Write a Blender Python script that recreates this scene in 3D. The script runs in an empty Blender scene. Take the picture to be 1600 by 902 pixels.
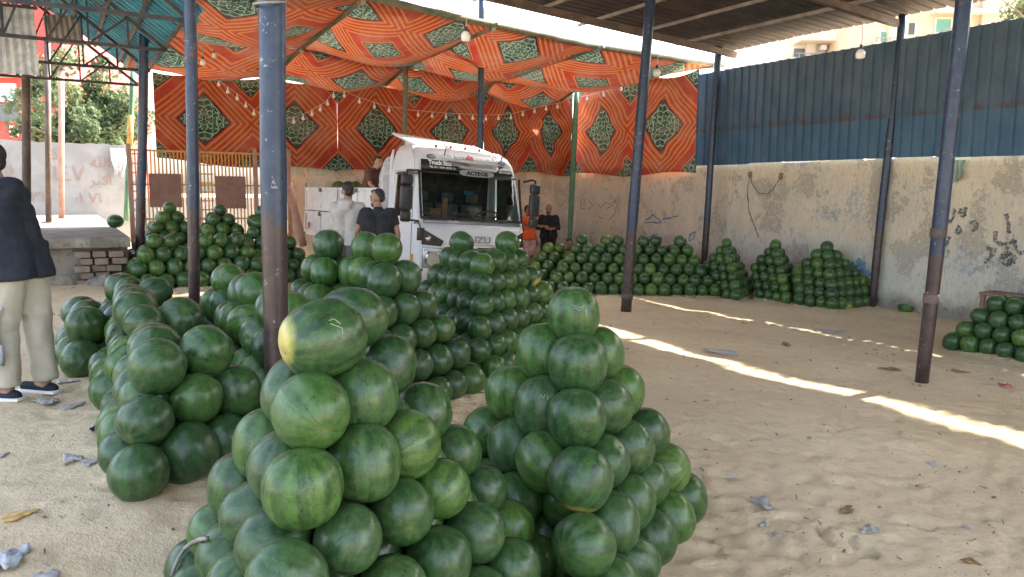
import bpy, bmesh, math, random
import numpy as np
from math import sin, cos, pi, radians, atan2, sqrt, hypot
from mathutils import Vector, Matrix, Quaternion, noise as mnoise
random.seed(7); RS = np.random.RandomState(7)
scene = bpy.context.scene; COL = scene.collection

# ------------------------------------------------------------------ camera
F_PX, W_PX, H_PX = 1185.0, 1600.0, 902.0
CAM = Vector((0, 0, 2.0))
pitch = math.atan(151 / F_PX); roll = 0.0112
fw = Vector((0, cos(pitch), -sin(pitch))); up0 = Vector((0, sin(pitch), cos(pitch))); rt0 = Vector((1, 0, 0))
rt = rt0 * cos(roll) + up0 * sin(roll); up = -rt0 * sin(roll) + up0 * cos(roll)
cd = bpy.data.cameras.new('camera'); cam = bpy.data.objects.new('camera', cd); COL.objects.link(cam)
cd.sensor_width = 36; cd.lens = 36 * F_PX / W_PX; cd.clip_end = 600; cd.clip_start = 0.05
R3 = Matrix((rt, up, -fw)).transposed()
cam.matrix_world = Matrix.Translation(CAM) @ R3.to_4x4()
scene.camera = cam

# ------------------------------------------------------------------ light
ANG = math.atan2(.512, .859)                       # the yard is turned this much
SUN_EL = radians(39.6); sun_h = Vector((.835, .55, 0)).normalized()
world = bpy.data.worlds.new('World'); scene.world = world; world.use_nodes = True
wn = world.node_tree.nodes; wl = world.node_tree.links
bg = wn['Background']; sky = wn.new('ShaderNodeTexSky'); sky.sky_type = 'NISHITA'; sky.sun_disc = False
sky.sun_elevation = SUN_EL; sky.sun_rotation = math.atan2(sun_h.x, sun_h.y)
sky.dust_density = 4.0; sky.air_density = 1.0; sky.ozone_density = 1.0
bw_ = wn.new('ShaderNodeRGBToBW'); mxs = wn.new('ShaderNodeMix'); mxs.data_type = 'RGBA'; mxs.inputs[0].default_value = .45; wl.new(sky.outputs[0], bw_.inputs[0]); wl.new(sky.outputs[0], mxs.inputs[6]); wl.new(bw_.outputs[0], mxs.inputs[7]); wl.new(mxs.outputs[2], bg.inputs[0]); bg.inputs[1].default_value = 0.14
sl = bpy.data.lights.new('sun', 'SUN'); so = bpy.data.objects.new('sun', sl); COL.objects.link(so)
sl.energy = 2.0; sl.angle = radians(0.9); sl.color = (1, .93, .82)
sdir = Vector((sun_h.x * cos(SUN_EL), sun_h.y * cos(SUN_EL), sin(SUN_EL)))
so.rotation_euler = sdir.to_track_quat('Z', 'Y').to_euler(); so.location = sdir * 40
scene.view_settings.view_transform = 'Standard'; scene.view_settings.look = 'None'
scene.view_settings.exposure = 3.05; scene.view_settings.gamma = 1.0
try:
    scene.cycles.max_bounces = 7; scene.cycles.diffuse_bounces = 4; scene.cycles.glossy_bounces = 3; scene.cycles.transmission_bounces = 5
except Exception: pass

# ------------------------------------------------------------------ helpers
def ray(px, py):
    return fw + rt * ((px - W_PX / 2) / F_PX) + up * ((H_PX / 2 - py) / F_PX)
def at_axis(px, py, dist):            # distance along the camera axis
    return CAM + ray(px, py) * dist
def at_y(px, py, y):
    r = ray(px, py); return CAM + r * (y / r.y)
def at_z(px, py, z):
    r = ray(px, py); return CAM + r * ((z - CAM.z) / r.z)
Uv = Vector((cos(ANG), sin(ANG), 0)); Vv = Vector((-sin(ANG), cos(ANG), 0))
def S(u, v, z=0): return Uv * u + Vv * v + Vector((0, 0, z))
def uv_of(p): return p.x * Uv.x + p.y * Uv.y, p.x * Vv.x + p.y * Vv.y
def at_u(px, py, u):
    r = ray(px, py); return CAM + r * (u / r.dot(Uv))
def at_v(px, py, v):
    r = ray(px, py); return CAM + r * (v / r.dot(Vv))
def project(p):
    d = p - CAM; z = d.dot(fw)
    return W_PX / 2 + F_PX * d.dot(rt) / z, H_PX / 2 - F_PX * d.dot(up) / z, z

# ---- materials
class NB:
    def __init__(s, name):
        s.m = bpy.data.materials.new(name); s.m.use_nodes = True; s.t = s.m.node_tree; s.n = s.t.nodes; s.l = s.t.links
        s.b = s.n['Principled BSDF']; s.out = s.n['Material Output']
    def put(s, sock, v):
        if v is None: return
        if isinstance(v, bpy.types.NodeSocket): s.l.new(v, sock)
        else:
            if hasattr(sock.default_value, '__len__') and not hasattr(v, '__len__'): v = [v] * len(sock.default_value)
            if hasattr(v, '__len__') and len(sock.default_value) == 4 and len(v) == 3: v = (*v, 1)
            sock.default_value = v
    def math(s, op, a, b=None, c=None, clamp=False):
        n = s.n.new('ShaderNodeMath'); n.operation = op; n.use_clamp = clamp
        s.put(n.inputs[0], a); s.put(n.inputs[1], b); s.put(n.inputs[2], c); return n.outputs[0]
    def vmath(s, op, a, b=None, scale=None):
        n = s.n.new('ShaderNodeVectorMath'); n.operation = op; s.put(n.inputs[0], a); s.put(n.inputs[1], b)
        if scale is not None: s.put(n.inputs['Scale'], scale)
        return n.outputs['Value'] if op in ('DOT_PRODUCT', 'LENGTH') else n.outputs[0]
    def mix(s, f, a, b, blend='MIX'):
        n = s.n.new('ShaderNodeMix'); n.data_type = 'RGBA'; n.blend_type = blend
        s.put(n.inputs[0], f); s.put(n.inputs[6], a); s.put(n.inputs[7], b); return n.outputs[2]
    def noise(s, vec, scale, detail=4, rough=.55, dist=0, out=0):
        n = s.n.new('ShaderNodeTexNoise'); s.put(n.inputs['Vector'], vec)
        for k, v in (('Scale', scale), ('Detail', detail), ('Roughness', rough), ('Distortion', dist)): n.inputs[k].default_value = v
        return n.outputs[out]
    def voro(s, vec, scale, feature='F1', out='Distance', rnd=1):
        n = s.n.new('ShaderNodeTexVoronoi'); n.feature = feature; s.put(n.inputs['Vector'], vec); n.inputs['Scale'].default_value = scale
        n.inputs['Randomness'].default_value = rnd
        return n.outputs[out]
    def ramp(s, f, stops, interp='LINEAR'):
        n = s.n.new('ShaderNodeValToRGB'); e = n.color_ramp; e.interpolation = interp
        while len(e.elements) < len(stops): e.elements.new(.5)
        for el, (p, c) in zip(e.elements, stops):
            el.position = p
            if not hasattr(c, '__len__'): c = (c, c, c)
            el.color = (*c[:3], 1)
        s.put(n.inputs[0], f); return n.outputs[0]
    def step(s, v, a, b):             # smooth 0..1
        n = s.n.new('ShaderNodeMapRange'); n.interpolation_type = 'SMOOTHSTEP'; s.put(n.inputs[0], v)
        n.inputs[1].default_value = a; n.inputs[2].default_value = b; return n.outputs[0]
    def obj(s): return s.n.new('ShaderNodeTexCoord').outputs['Object']
    def uv(s, name='UVMap'):
        n = s.n.new('ShaderNodeUVMap'); n.uv_map = name; return n.outputs[0]
    def scalev(s, v, sc): 
        n = s.n.new('ShaderNodeMapping'); s.put(n.inputs[0], v); n.inputs['Scale'].default_value = sc; return n.outputs[0]
    def sep(s, v):
        n = s.n.new('ShaderNodeSeparateXYZ'); s.put(n.inputs[0], v); return n.outputs
    def comb(s, x, y, z=0.0):
        n = s.n.new('ShaderNodeCombineXYZ'); s.put(n.inputs[0], x); s.put(n.inputs[1], y); s.put(n.inputs[2], z); return n.outputs[0]
    def rnd(s): return s.n.new('ShaderNodeObjectInfo').outputs['Random']
    def bump(s, h, strength=.3, dist=.01):
        n = s.n.new('ShaderNodeBump'); n.inputs['Strength'].default_value = strength; n.inputs['Distance'].default_value = dist
        s.put(n.inputs['Height'], h); s.l.new(n.outputs[0], s.b.inputs['Normal'])
    def fin(s, color=None, rough=None, metal=None, spec=None, **kw):
        s.put(s.b.inputs['Base Color'], color); s.put(s.b.inputs['Roughness'], rough); s.put(s.b.inputs['Metallic'], metal)
        s.put(s.b.inputs['Specular IOR Level'], spec)
        for k, v in kw.items(): s.put(s.b.inputs[k.replace('_', ' ')], v)
        return s.m
def worn(name, c1, c2, scale=6, rough=.6, metal=0, bump=.15, bs=40, spec=None, c3=None, t3=.66):
    b = NB(name); o = b.obj(); f = b.noise(o, scale, 5, .6)
    col = b.mix(b.step(f, .4, .62), c1, c2)
    if c3: col = b.mix(b.step(b.noise(o, scale * 2.3, 6, .7), t3 - .03, t3 + .02), col, c3)
    r = b.math('ADD', b.math('MULTIPLY', b.noise(o, scale * 3, 3), .25), rough - .12)
    if bump: b.bump(b.noise(o, bs, 4), bump, .004)
    return b.fin(col, r, metal, spec)

# ---- mesh building
class MB:
    def __init__(s): s.v = []; s.f = []; s.uvs = None
    def add(s, vs, fs):
        o = len(s.v); s.v += [tuple(v) for v in vs]; s.f += [tuple(i + o for i in f) for f in fs]; return s
    def box(s, c, d, rz=0, M=None):
        x, y, z = d[0] / 2, d[1] / 2, d[2] / 2; C = Vector(c); R = Matrix.Rotation(rz, 3, 'Z') if M is None else M
        vs = [C + R @ Vector(p) for p in ((-x, -y, -z), (x, -y, -z), (x, y, -z), (-x, y, -z), (-x, -y, z), (x, -y, z), (x, y, z), (-x, y, z))]
        return s.add(vs, [(0, 3, 2, 1), (4, 5, 6, 7), (0, 1, 5, 4), (1, 2, 6, 5), (2, 3, 7, 6), (3, 0, 4, 7)])
    def bx(s, x0, x1, y0, y1, z0, z1): return s.box(((x0 + x1) / 2, (y0 + y1) / 2, (z0 + z1) / 2), (x1 - x0, y1 - y0, z1 - z0))
    def bar(s, a, b, w, h=None):          # rectangular bar from a to b
        a = Vector(a); b = Vector(b); d = b - a; L = d.length; q = d.to_track_quat('X', 'Z').to_matrix()
        return s.box((a + b) / 2, (L, w, h or w), M=q)
    def tube(s, pts, r, n=10, caps=True):
        pts = [Vector(p) for p in pts]; rs = r if hasattr(r, '__len__') else [r] * len(pts); o = len(s.v)
        prev = None
        for i, p in enumerate(pts):
            t = (pts[min(i + 1, len(pts) - 1)] - pts[max(i - 1, 0)]).normalized()
            if prev is None:
                a = Vector((0, 0, 1)) if abs(t.z) < .9 else Vector((1, 0, 0)); x = t.cross(a).normalized()
            else: x = (prev - t * prev.dot(t)).normalized()
            prev = x; y = t.cross(x)
            for k in range(n):
                an = 2 * pi * k / n; s.v.append(tuple(p + (x * cos(an) + y * sin(an)) * rs[i]))
        for i in range(len(pts) - 1):
            for k in range(n):
                a0 = o + i * n + k; a1 = o + i * n + (k + 1) % n; s.f.append((a0, a1, a1 + n, a0 + n))
        if caps:
            s.f.append(tuple(o + k for k in range(n))[::-1]); s.f.append(tuple(o + (len(pts) - 1) * n + k for k in range(n)))
        return s
    def ball(s, c, r, n=12, m=8):
        r = r if hasattr(r, '__len__') else (r, r, r); o = len(s.v); C = Vector(c)
        s.v.append((C.x, C.y, C.z - r[2]))
        for j in range(1, m):
            th = -pi / 2 + pi * j / m
            for i in range(n): s.v.append((C.x + r[0] * cos(th) * cos(2 * pi * i / n), C.y + r[1] * cos(th) * sin(2 * pi * i / n), C.z + r[2] * sin(th)))
        s.v.append((C.x, C.y, C.z + r[2])); e = len(s.v) - 1
        for i in range(n):
            s.f.append((o, o + 1 + (i + 1) % n, o + 1 + i)); s.f.append((e, e - n + i, e - n + (i + 1) % n))
        for j in range(m - 2):
            for i in range(n):
                a = o + 1 + j * n + i; b = o + 1 + j * n + (i + 1) % n; s.f.append((a, b, b + n, a + n))
        return s
    def prism(s, poly, axis, a, b):       # poly in the two other axes, extruded along axis from a to b
        n = len(poly); 
        def mk(p, t):
            return (t, p[0], p[1]) if axis == 0 else ((p[0], t, p[1]) if axis == 1 else (p[0], p[1], t))
        vs = [mk(p, a) for p in poly] + [mk(p, b) for p in poly]
        return s.add(vs, [tuple(range(n)), tuple(range(2 * n - 1, n - 1, -1))] + [(i, i + n, (i + 1) % n + n, (i + 1) % n) for i in range(n)])
    def build(s, name, mat, parent=None, smooth=False, bevel=0, fixn=True, seg=2):
        me = bpy.data.meshes.new(name); me.from_pydata(s.v, [], s.f); me.update()
        if fixn or bevel:
            bm = bmesh.new(); bm.from_mesh(me)
            if fixn: bmesh.ops.recalc_face_normals(bm, faces=bm.faces)
            if bevel:
                es = [e for e in bm.edges if len(e.link_faces) == 2 and e.calc_face_angle(0) > radians(28)]
                bmesh.ops.bevel(bm, geom=es, offset=bevel, segments=seg, affect='EDGES', profile=.5, clamp_overlap=True)
            bm.to_mesh(me); bm.free()
        if smooth: me.polygons.foreach_set('use_smooth', [True] * len(me.polygons))
        elif bevel:
            me.polygons.foreach_set('use_smooth', [True] * len(me.polygons))
            try: me.set_sharp_from_angle(angle=radians(40))
            except Exception: pass
        o = bpy.data.objects.new(name, me); COL.objects.link(o)
        if mat: me.materials.append(mat)
        if parent: o.parent = parent
        return o
def tag(o, label=None, cat=None, group=None, kind=None):
    for k, v in (('label', label), ('category', cat), ('group', group), ('kind', kind)):
        if v: o[k] = v
    return o
def thing(name, label, cat, loc=(0, 0, 0), rz=0, group=None):
    o = bpy.data.objects.new(name, None); o.empty_display_size = .1; COL.objects.link(o)
    o.location = loc; o.rotation_euler = (0, 0, rz); return tag(o, label, cat, group)
def sm(o): 
    me = o.data; me.polygons.foreach_set('use_smooth', [True] * len(me.polygons))
    try: me.set_sharp_from_angle(angle=radians(45))
    except Exception: pass
    return o
def text(body, size, mat, parent, M, name='lettering', ext=.002, width=1.0, bold=0.0):
    c = bpy.data.curves.new('t', 'FONT'); c.body = body; c.size = size; c.extrude = ext; c.align_x = 'CENTER'; c.offset = bold
    o = bpy.data.objects.new('t', c); COL.objects.link(o)
    me = bpy.data.meshes.new_from_object(o.evaluated_get(bpy.context.evaluated_depsgraph_get())); bpy.data.objects.remove(o)
    me.name = name; me.materials.clear(); me.materials.append(mat); me.transform(Matrix.Diagonal((width, 1, 1, 1)))
    r = bpy.data.objects.new(name, me); COL.objects.link(r); r.parent = parent; r.matrix_local = M; return r
def smooth01(t): t = np.clip(t, 0, 1); return t * t * (3 - 2 * t)

# ------------------------------------------------------------------ materials
def m_sand():
    b = NB('sand'); o = b.obj()
    f = b.noise(o, .55, 5, .6); col = b.mix(b.step(f, .35, .68), (.68, .53, .335), (.76, .61, .405))
    col = b.mix(b.math('MULTIPLY', b.step(b.noise(o, 7, 6, .7), .45, .75), .5), col, (.50, .38, .24))
    sp = b.voro(o, 19, out='Distance'); spc = b.sep(b.voro(o, 19, out='Color'))[0]
    col = b.mix(b.math('MULTIPLY', b.step(sp, .16, .08), b.step(spc, .80, .82)), col, (.17, .12, .08))
    sp2 = b.voro(o, 31, out='Distance'); sc2 = b.sep(b.voro(o, 31, out='Color'))[1]
    col = b.mix(b.math('MULTIPLY', b.step(sp2, .16, .08), b.step(sc2, .9, .92)), col, (.68, .62, .52))
    h = b.math('ADD', b.math('MULTIPLY', b.noise(o, 9, 6, .65), 1.0), b.math('MULTIPLY', b.noise(o, 90, 3, .7), .25))
    b.bump(h, .8, .035)
    return b.fin(col, .95, 0, .2)
def m_melon():
    b = NB('watermelon_rind'); an_ = b.n.new('ShaderNodeAttribute'); an_.attribute_name = 'loc'; o = an_.outputs['Vector']; uv = b.sep(b.uv('mel')); r2 = b.sep(b.uv('rnd'))
    oc = b.sep(b.n.new('ShaderNodeObjectInfo').outputs['Color'])[0]; rn = b.math('ADD', r2[0], oc); rk = b.math('FRACT', b.math('MULTIPLY', rn, 7.31)); rj = b.math('FRACT', b.math('MULTIPLY', rn, 17.77))
    base = b.ramp(rn, [(0, (.021, .068, .020)), (.3, (.034, .100, .020)), (.52, (.036, .090, .033)), (.74, (.054, .138, .021)), (.9, (.075, .165, .026)), (1, (.11, .195, .036))])
    off = b.vmath('ADD', o, b.comb(b.math('MULTIPLY', rn, 9.0), rk, rj))
    wob = b.noise(off, 14, 3, .6)
    ang = b.math('ADD', uv[0], b.math('MULTIPLY', b.math('SUBTRACT', wob, .5), .05))
    st = b.math('SINE', b.math('MULTIPLY', ang, 2 * pi * 10))
    band = b.step(st, -.2, .75)
    lat = b.math('ABSOLUTE', b.math('SUBTRACT', uv[1], .5))
    col = b.mix(b.math('MULTIPLY', band, b.math('MULTIPLY_ADD', rk, .5, .35)), base, b.mix(.7, base, (.006, .026, .012)))
    # thin dark seams running pole to pole
    seam = b.step(b.math('ABSOLUTE', b.math('SINE', b.math('MULTIPLY', b.math('ADD', ang, b.math('MULTIPLY', wob, .03)), 2 * pi * 9))), .17, .04)
    col = b.mix(b.math('MULTIPLY', seam, .8), col, (.005, .018, .008))
    fl = b.noise(b.comb(b.math('MULTIPLY', ang, 40), b.math('MULTIPLY', uv[1], 3.0), b.math('MULTIPLY', rn, 50.0)), 1.0, 4, .7)
    col = b.mix(b.math('MULTIPLY', b.step(fl, .50, .60), .42), col, b.mix(.75, col, (.004, .014, .006)))
    col = b.mix(b.math('MULTIPLY', b.step(fl, .42, .32), .35), col, (.09, .15, .05))
    # net of fine light cracks on the paler ones
    ck = b.voro(b.scalev(off, (1, 1, .55)), 36, 'DISTANCE_TO_EDGE'); ckm = b.math('MULTIPLY', b.step(ck, .17, .03), b.math('MULTIPLY', b.step(rj, .30, .7), b.step(b.noise(off, 6, 3), .42, .6)))
    col = b.mix(b.math('MULTIPLY', ckm, .75), col, (.010, .035, .012))
    blot = b.step(b.noise(off, 5, 3, .5), .42, .66); col = b.mix(b.math('MULTIPLY', blot, .28), col, b.mix(.5, base, (.10, .20, .04)))
    # dusty bloom and pale scuffs
    col = b.mix(b.math('MULTIPLY', b.step(b.noise(off, 9, 6, .7), .42, .72), .32), col, (.15, .19, .105))
    scf = b.step(b.noise(b.scalev(off, (1, 1, 3.2)), 55, 4, .75, 1.2), .69, .73); col = b.mix(b.math('MULTIPLY', scf, .4), col, (.28, .33, .17))
    # field spot where it lay on the soil
    no = b.vmath('NORMALIZE', o); dp = b.vmath('DOT_PRODUCT', no, Vector((.35, 0, -.937)))
    dp = b.math('ADD', dp, b.math('MULTIPLY', b.math('SUBTRACT', b.noise(off, 12, 4), .5), .12))
    on = b.step(rk, .90, .92)
    col = b.mix(b.math('MULTIPLY', b.step(dp, .74, .90), on), col, (.30, .30, .06)); col = b.mix(b.math('MULTIPLY', b.step(dp, .86, .95), on), col, (.50, .42, .14))
    pole = b.step(b.math('SUBTRACT', .5, lat), .022, .010); col = b.mix(pole, col, (.16, .12, .06))
    pr = b.step(b.math('SUBTRACT', .5, lat), .10, .03); col = b.mix(b.math('MULTIPLY', pr, .35), col, (.12, .17, .05))
    rough = b.math('MULTIPLY_ADD', b.noise(off, 11, 5, .7), .34, .15)
    b.bump(b.math('ADD', b.math('MULTIPLY', b.noise(off, 38, 3), .5), b.math('MULTIPLY', seam, -.4)), .10, .006)
    return b.fin(col, rough, 0, .5)
def m_cloth(name, glow):
    b = NB(name); uv = b.sep(b.uv('pat'))
    cu = b.math('SUBTRACT', b.math('FRACT', uv[0]), .5); cv = b.math('SUBTRACT', b.math('FRACT', uv[1]), .5)
    ax = b.math('ABSOLUTE', cu); ay = b.math('ABSOLUTE', cv); d = b.math('ADD', ax, ay)          # 0 centre .. 1 corner
    red = (.32, .036, .024); org = (.46, .17, .045); grn = (.018, .050, .038)
    red2 = b.mix(b.step(b.noise(b.obj(), 2.2, 4), .3, .7), red, (.38, .05, .024))
    st = b.math('FRACT', b.math('MULTIPLY', b.math('SUBTRACT', d, .285), 14.0)); stm = b.math('MULTIPLY', b.step(st, .26, .34), b.step(st, .76, .68))
    col = b.mix(b.math('MULTIPLY', stm, b.math('MULTIPLY', b.step(d, .284, .286), b.step(d, .645, .643))), red2, org)
    ed = b.math('MULTIPLY', b.step(d, .748, .752), b.step(d, .775, .771)); col = b.mix(ed, col, org)
    g = b.math('MAXIMUM', b.step(d, .262, .258), b.step(d, .790, .794))
    dark = b.math('MAXIMUM', b.step(d, .286, .282), b.step(d, .774, .778)); col = b.mix(dark, col, (.05, .010, .02))
    # arabesque tracery, mirrored about both axes
    bx = b.math('MINIMUM', ax, b.math('SUBTRACT', .5, ax)); by = b.math('MINIMUM', ay, b.math('SUBTRACT', .5, ay))
    sel = b.step(d, .5, .52); mx = b.math('ADD', b.math('MULTIPLY', ax, b.math('SUBTRACT', 1, sel)), b.math('MULTIPLY', b.math('SUBTRACT', .5, ax), sel))
    my = b.math('ADD', b.math('MULTIPLY', ay, b.math('SUBTRACT', 1, sel)), b.math('MULTIPLY', b.math('SUBTRACT', .5, ay), sel))
    mv = b.comb(mx, my, .31)
    nz = b.noise(mv, 13, 1.0, .4, 1.6); ln = b.math('ABSOLUTE', b.math('SUBTRACT', b.math('FRACT', b.math('MULTIPLY', nz, 6.5)), .5))
    tr = b.step(ln, .12, .06)
    ring = b.math('ABSOLUTE', b.math('SUBTRACT', b.math('FRACT', b.math('MULTIPLY', b.vmath('LENGTH', b.vmath('SUBTRACT', mv, Vector((.062, .062, .31)))), 17)), .5)); 
    tr = b.math('MAXIMUM', tr, b.step(ring, .075, .04))
    gc = b.mix(tr, grn, (.34, .47, .33)); col = b.mix(g, col, gc)
    seam = b.math('MINIMUM', b.step(b.math('FRACT', b.math('MULTIPLY', uv[1], 5.0)), .985, .99), .35); col = b.mix(seam, col, b.mix(.5, col, (.06, .01, .01)))
    # dust
    col = b.mix(b.math('MULTIPLY', b.step(b.noise(b.obj(), 1.3, 6, .72), .36, .74), .34), col, (.42, .32, .24))
    b.bump(b.noise(b.obj(), 260, 2), .12, .001)
    b.fin(col, .85, 0, .15)
    tl = b.n.new('ShaderNodeBsdfTranslucent'); b.put(tl.inputs[0], col); mx_ = b.n.new('ShaderNodeMixShader'); mx_.inputs[0].default_value = glow
    b.l.new(b.b.outputs[0], mx_.inputs[1]); b.l.new(tl.outputs[0], mx_.inputs[2]); b.l.new(mx_.outputs[0], b.out.inputs[0]); return b.m
def m_plaster():
    b = NB('old_plaster'); o = b.obj(); p = b.sep(o); z = p[2]
    st = b.scalev(o, (1, 1, .28))
    col = b.mix(b.step(b.noise(o, 1.3, 6, .62), .36, .66), (.72, .62, .47), (.62, .56, .45))
    col = b.mix(b.math('MULTIPLY', b.step(b.noise(st, 3.2, 6, .7), .40, .70), .6), col, (.54, .47, .37))
    # warm dirt wash near the top, bluish old paint lower down
    n1 = b.noise(o, 1.1, 6, .65); zz = b.math('ADD', z, b.math('MULTIPLY', b.math('SUBTRACT', n1, .5), 1.5))
    col = b.mix(b.math('MULTIPLY', b.step(zz, 1.45, .75), .42), col, (.50, .56, .55))
    col = b.mix(b.math('MULTIPLY', b.step(zz, 2.15, 2.7), .45), col, (.74, .56, .34))
    pe = b.math('MULTIPLY', b.step(b.noise(o, 1.25, 8, .72), .53, .56), b.step(b.noise(o, 14, 5, .7), .42, .5))
    col = b.mix(b.math('MULTIPLY', pe, .5), col, (.36, .30, .23))
    dp = b.step(b.math('ADD', z, b.math('MULTIPLY', b.noise(o, 2.4, 6, .7), .55)), .62, .35); col = b.mix(b.math('MULTIPLY', dp, .75), col, (.20, .18, .15))
    bl = b.math('MULTIPLY', b.step(b.noise(o, .8, 7, .6), .62, .645), b.step(b.noise(o, 11, 5, .75), .47, .52)); col = b.mix(b.math('MULTIPLY', bl, .4), col, (.10, .22, .38))
    fine = b.step(b.noise(st, 22, 6, .8), .52, .60); col = b.mix(b.math('MULTIPLY', fine, .45), col, (.33, .29, .23))
    crk = b.step(b.voro(b.vmath('ADD', o, b.vmath('SCALE', b.noise(o, 4, 4, out=1), None, .25)), .9, 'DISTANCE_TO_EDGE'), .012, .004)
    crk = b.math('MULTIPLY', crk, b.step(b.noise(o, .7, 3), .70, .74)); col = b.mix(b.math('MULTIPLY', crk, .6), col, (.10, .08, .06))
    b.bump(b.math('SUBTRACT', b.noise(o, 16, 8, .75), b.math('ADD', pe, crk)), .55, .02)
    return b.fin(col, .93, 0, .2)
def m_white_wall():
    b = NB('whitewashed_wall'); o = b.obj(); z = b.sep(o)[2]
    col = b.mix(b.step(b.noise(o, 1.2, 6, .65), .38, .65), (.27, .28, .285), (.215, .22, .225))
    col = b.mix(b.math('MULTIPLY', b.step(b.noise(b.scalev(o, (1, 1, .3)), 5, 6, .7), .5, .68), .5), col, (.24, .23, .21))
    b.bump(b.noise(o, 20, 6, .7), .3, .01); return b.fin(col, .92, 0, .2)
def m_pipe():
    b = NB('painted_pipe'); o = b.obj(); z = b.sep(o)[2]
    zz = b.math('ADD', z, b.math('MULTIPLY', b.noise(o, 3.2, 7, .72), .9))
    blue = b.mix(b.step(b.noise(o, 7, 5, .7), .4, .66), (.011, .026, .062), (.022, .043, .085))
    prim = b.mix(b.step(b.noise(o, 6, 6, .7), .4, .65), (.038, .024, .023), (.070, .042, .037))
    f = b.n.new('ShaderNodeMapRange'); b.put(f.inputs[0], zz); f.inputs[1].default_value = 1.84; f.inputs[2].default_value = 1.88
    col = b.mix(f.outputs[0], prim, blue)
    col = b.mix(b.step(b.noise(o, 16, 6, .75), .62, .65), col, (.22, .23, .25))
    col = b.mix(b.math('MULTIPLY', b.step(b.noise(o, 3, 6, .75), .60, .66), .7), col, (.14, .065, .035))
    b.bump(b.noise(o, 25, 6, .7), .3, .005); return b.fin(col, b.math('MULTIPLY_ADD', b.noise(o, 9, 5, .7), .4, .15), .0, .5)
def m_fence(name, c1, c2, rust_z):
    b = NB(name); o = b.obj(); z = b.sep(o)[2]
    col = b.mix(b.step(b.noise(b.scalev(o, (1, 1, .5)), 1.6, 6, .65), .35, .66), c1, c2)
    n = b.noise(b.scalev(o, (1, 1, .6)), 2.2, 6, .7); rz = b.math('ADD', z, b.math('MULTIPLY', b.math('SUBTRACT', n, .5), .55))
    rm = b.math('MULTIPLY', b.step(rz, rust_z + .10, rust_z - .02), b.step(b.noise(o, 3.3, 5, .7), .46, .54)); col = b.mix(b.math('MULTIPLY', rm, .65), col, (.12, .060, .045))
    col = b.mix(b.math('MULTIPLY', b.step(b.noise(b.scalev(o, (1, 1, .2)), 9, 5, .7), .55, .7), .5), col, (.10, .12, .13))
    return b.fin(col, .55, .15, .4)
def m_roof(name, c1, c2, c3):
    b = NB(name); o = b.obj()
    col = b.mix(b.step(b.noise(o, 1.5, 6, .6), .38, .62), c1, c2)
    col = b.mix(b.math('MULTIPLY', b.step(b.noise(b.scalev(o, (.3, 3, 1)), 3, 5, .7), .55, .66), .7), col, c3); return b.fin(col, .62, .25, .4)
MAT = {}
MAT['sand'] = m_sand(); MAT['melon'] = m_melon(); MAT['cloth'] = m_cloth('appliqued_cloth', .10); MAT['banner'] = m_cloth('appliqued_banner', .03)
MAT['plaster'] = m_plaster(); MAT['white_wall'] = m_white_wall(); MAT['pipe'] = m_pipe()
MAT['fence_low'] = m_fence('blue_sheet', (.058, .130, .215), (.090, .170, .255), 2.5); MAT['fence_up'] = m_fence('dull_blue_sheet', (.060, .112, .175), (.105, .155, .21), 3.42)
MAT['roof'] = m_roof('dark_roof_sheet', (.045, .040, .042), (.072, .062, .062), (.10, .065, .05))
MAT['teal'] = m_roof('teal_roof_sheet', (.012, .15, .23), (.03, .26, .36), (.03, .05, .06))
MAT['steel'] = worn('brown_steel', (.10, .075, .065), (.17, .12, .10), 4, .6, .2)
MAT['steel_light'] = worn('grey_steel', (.26, .23, .21), (.36, .32, .29), 4, .55, .2)
MAT['dark_steel'] = worn('dark_steel', (.03, .035, .045), (.07, .06, .06), 5, .6, .3)
MAT['bamboo'] = worn('weathered_pole', (.20, .19, .13), (.13, .15, .11), 5, .75, 0, .3, c3=(.30, .26, .18))
MAT['green_pole'] = worn('green_pole', (.07, .20, .12), (.12, .26, .16), 5, .6, c3=(.30, .27, .15))
MAT['rope'] = worn('rope', (.30, .27, .21), (.42, .38, .30), 20, .9)
MAT['cord'] = worn('pale_cord', (.55, .53, .48), (.45, .43, .38), 20, .8)
MAT['bulb'] = NB('bulb_glass').fin((.85, .85, .82), .15, 0, .5)
MAT['white'] = worn('white_truck_paint', (.66, .67, .69), (.60, .61, .63), 1.5, .36, 0, 0, spec=.5)
MAT['white_dull'] = worn('white_bed_paint', (.74, .75, .77), (.62, .64, .66), 3, .45, 0, .05, c3=(.35, .30, .26), t3=.70)
MAT['black'] = worn('black_plastic', (.015, .015, .017), (.03, .03, .032), 6, .42)
MAT['rubber'] = worn('rubber', (.02, .02, .02), (.045, .04, .035), 8, .85)
MAT['chrome'] = NB('chrome').fin((.62, .62, .64), .18, 1)
MAT['lamp_glass'] = worn('lamp_glass', (.22, .26, .30), (.36, .40, .44), 14, .12, .4, .3, 60)
MAT['amber'] = NB('amber_lamp').fin((.62, .30, .03), .2)
MAT['red_lamp'] = NB('red_lamp').fin((.38, .02, .03), .2)
MAT['red_paint'] = NB('red_letter').fin((.55, .03, .03), .5)
MAT['letter_black'] = NB('black_letter').fin((.02, .02, .02), .5)
MAT['letter_white'] = NB('white_letter').fin((.8, .8, .8), .5)
MAT['letter_grey'] = NB('grey_letter').fin((.30, .32, .34), .35, .6)
MAT['interior'] = worn('cab_interior', (.02, .02, .02), (.04, .038, .036), 6, .8)
MAT['seat'] = worn('seat_fabric', (.07, .065, .06), (.11, .10, .09), 12, .9)
MAT['tan'] = worn('tan_trim', (.36, .17, .08), (.28, .12, .06), 8, .6)
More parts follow.
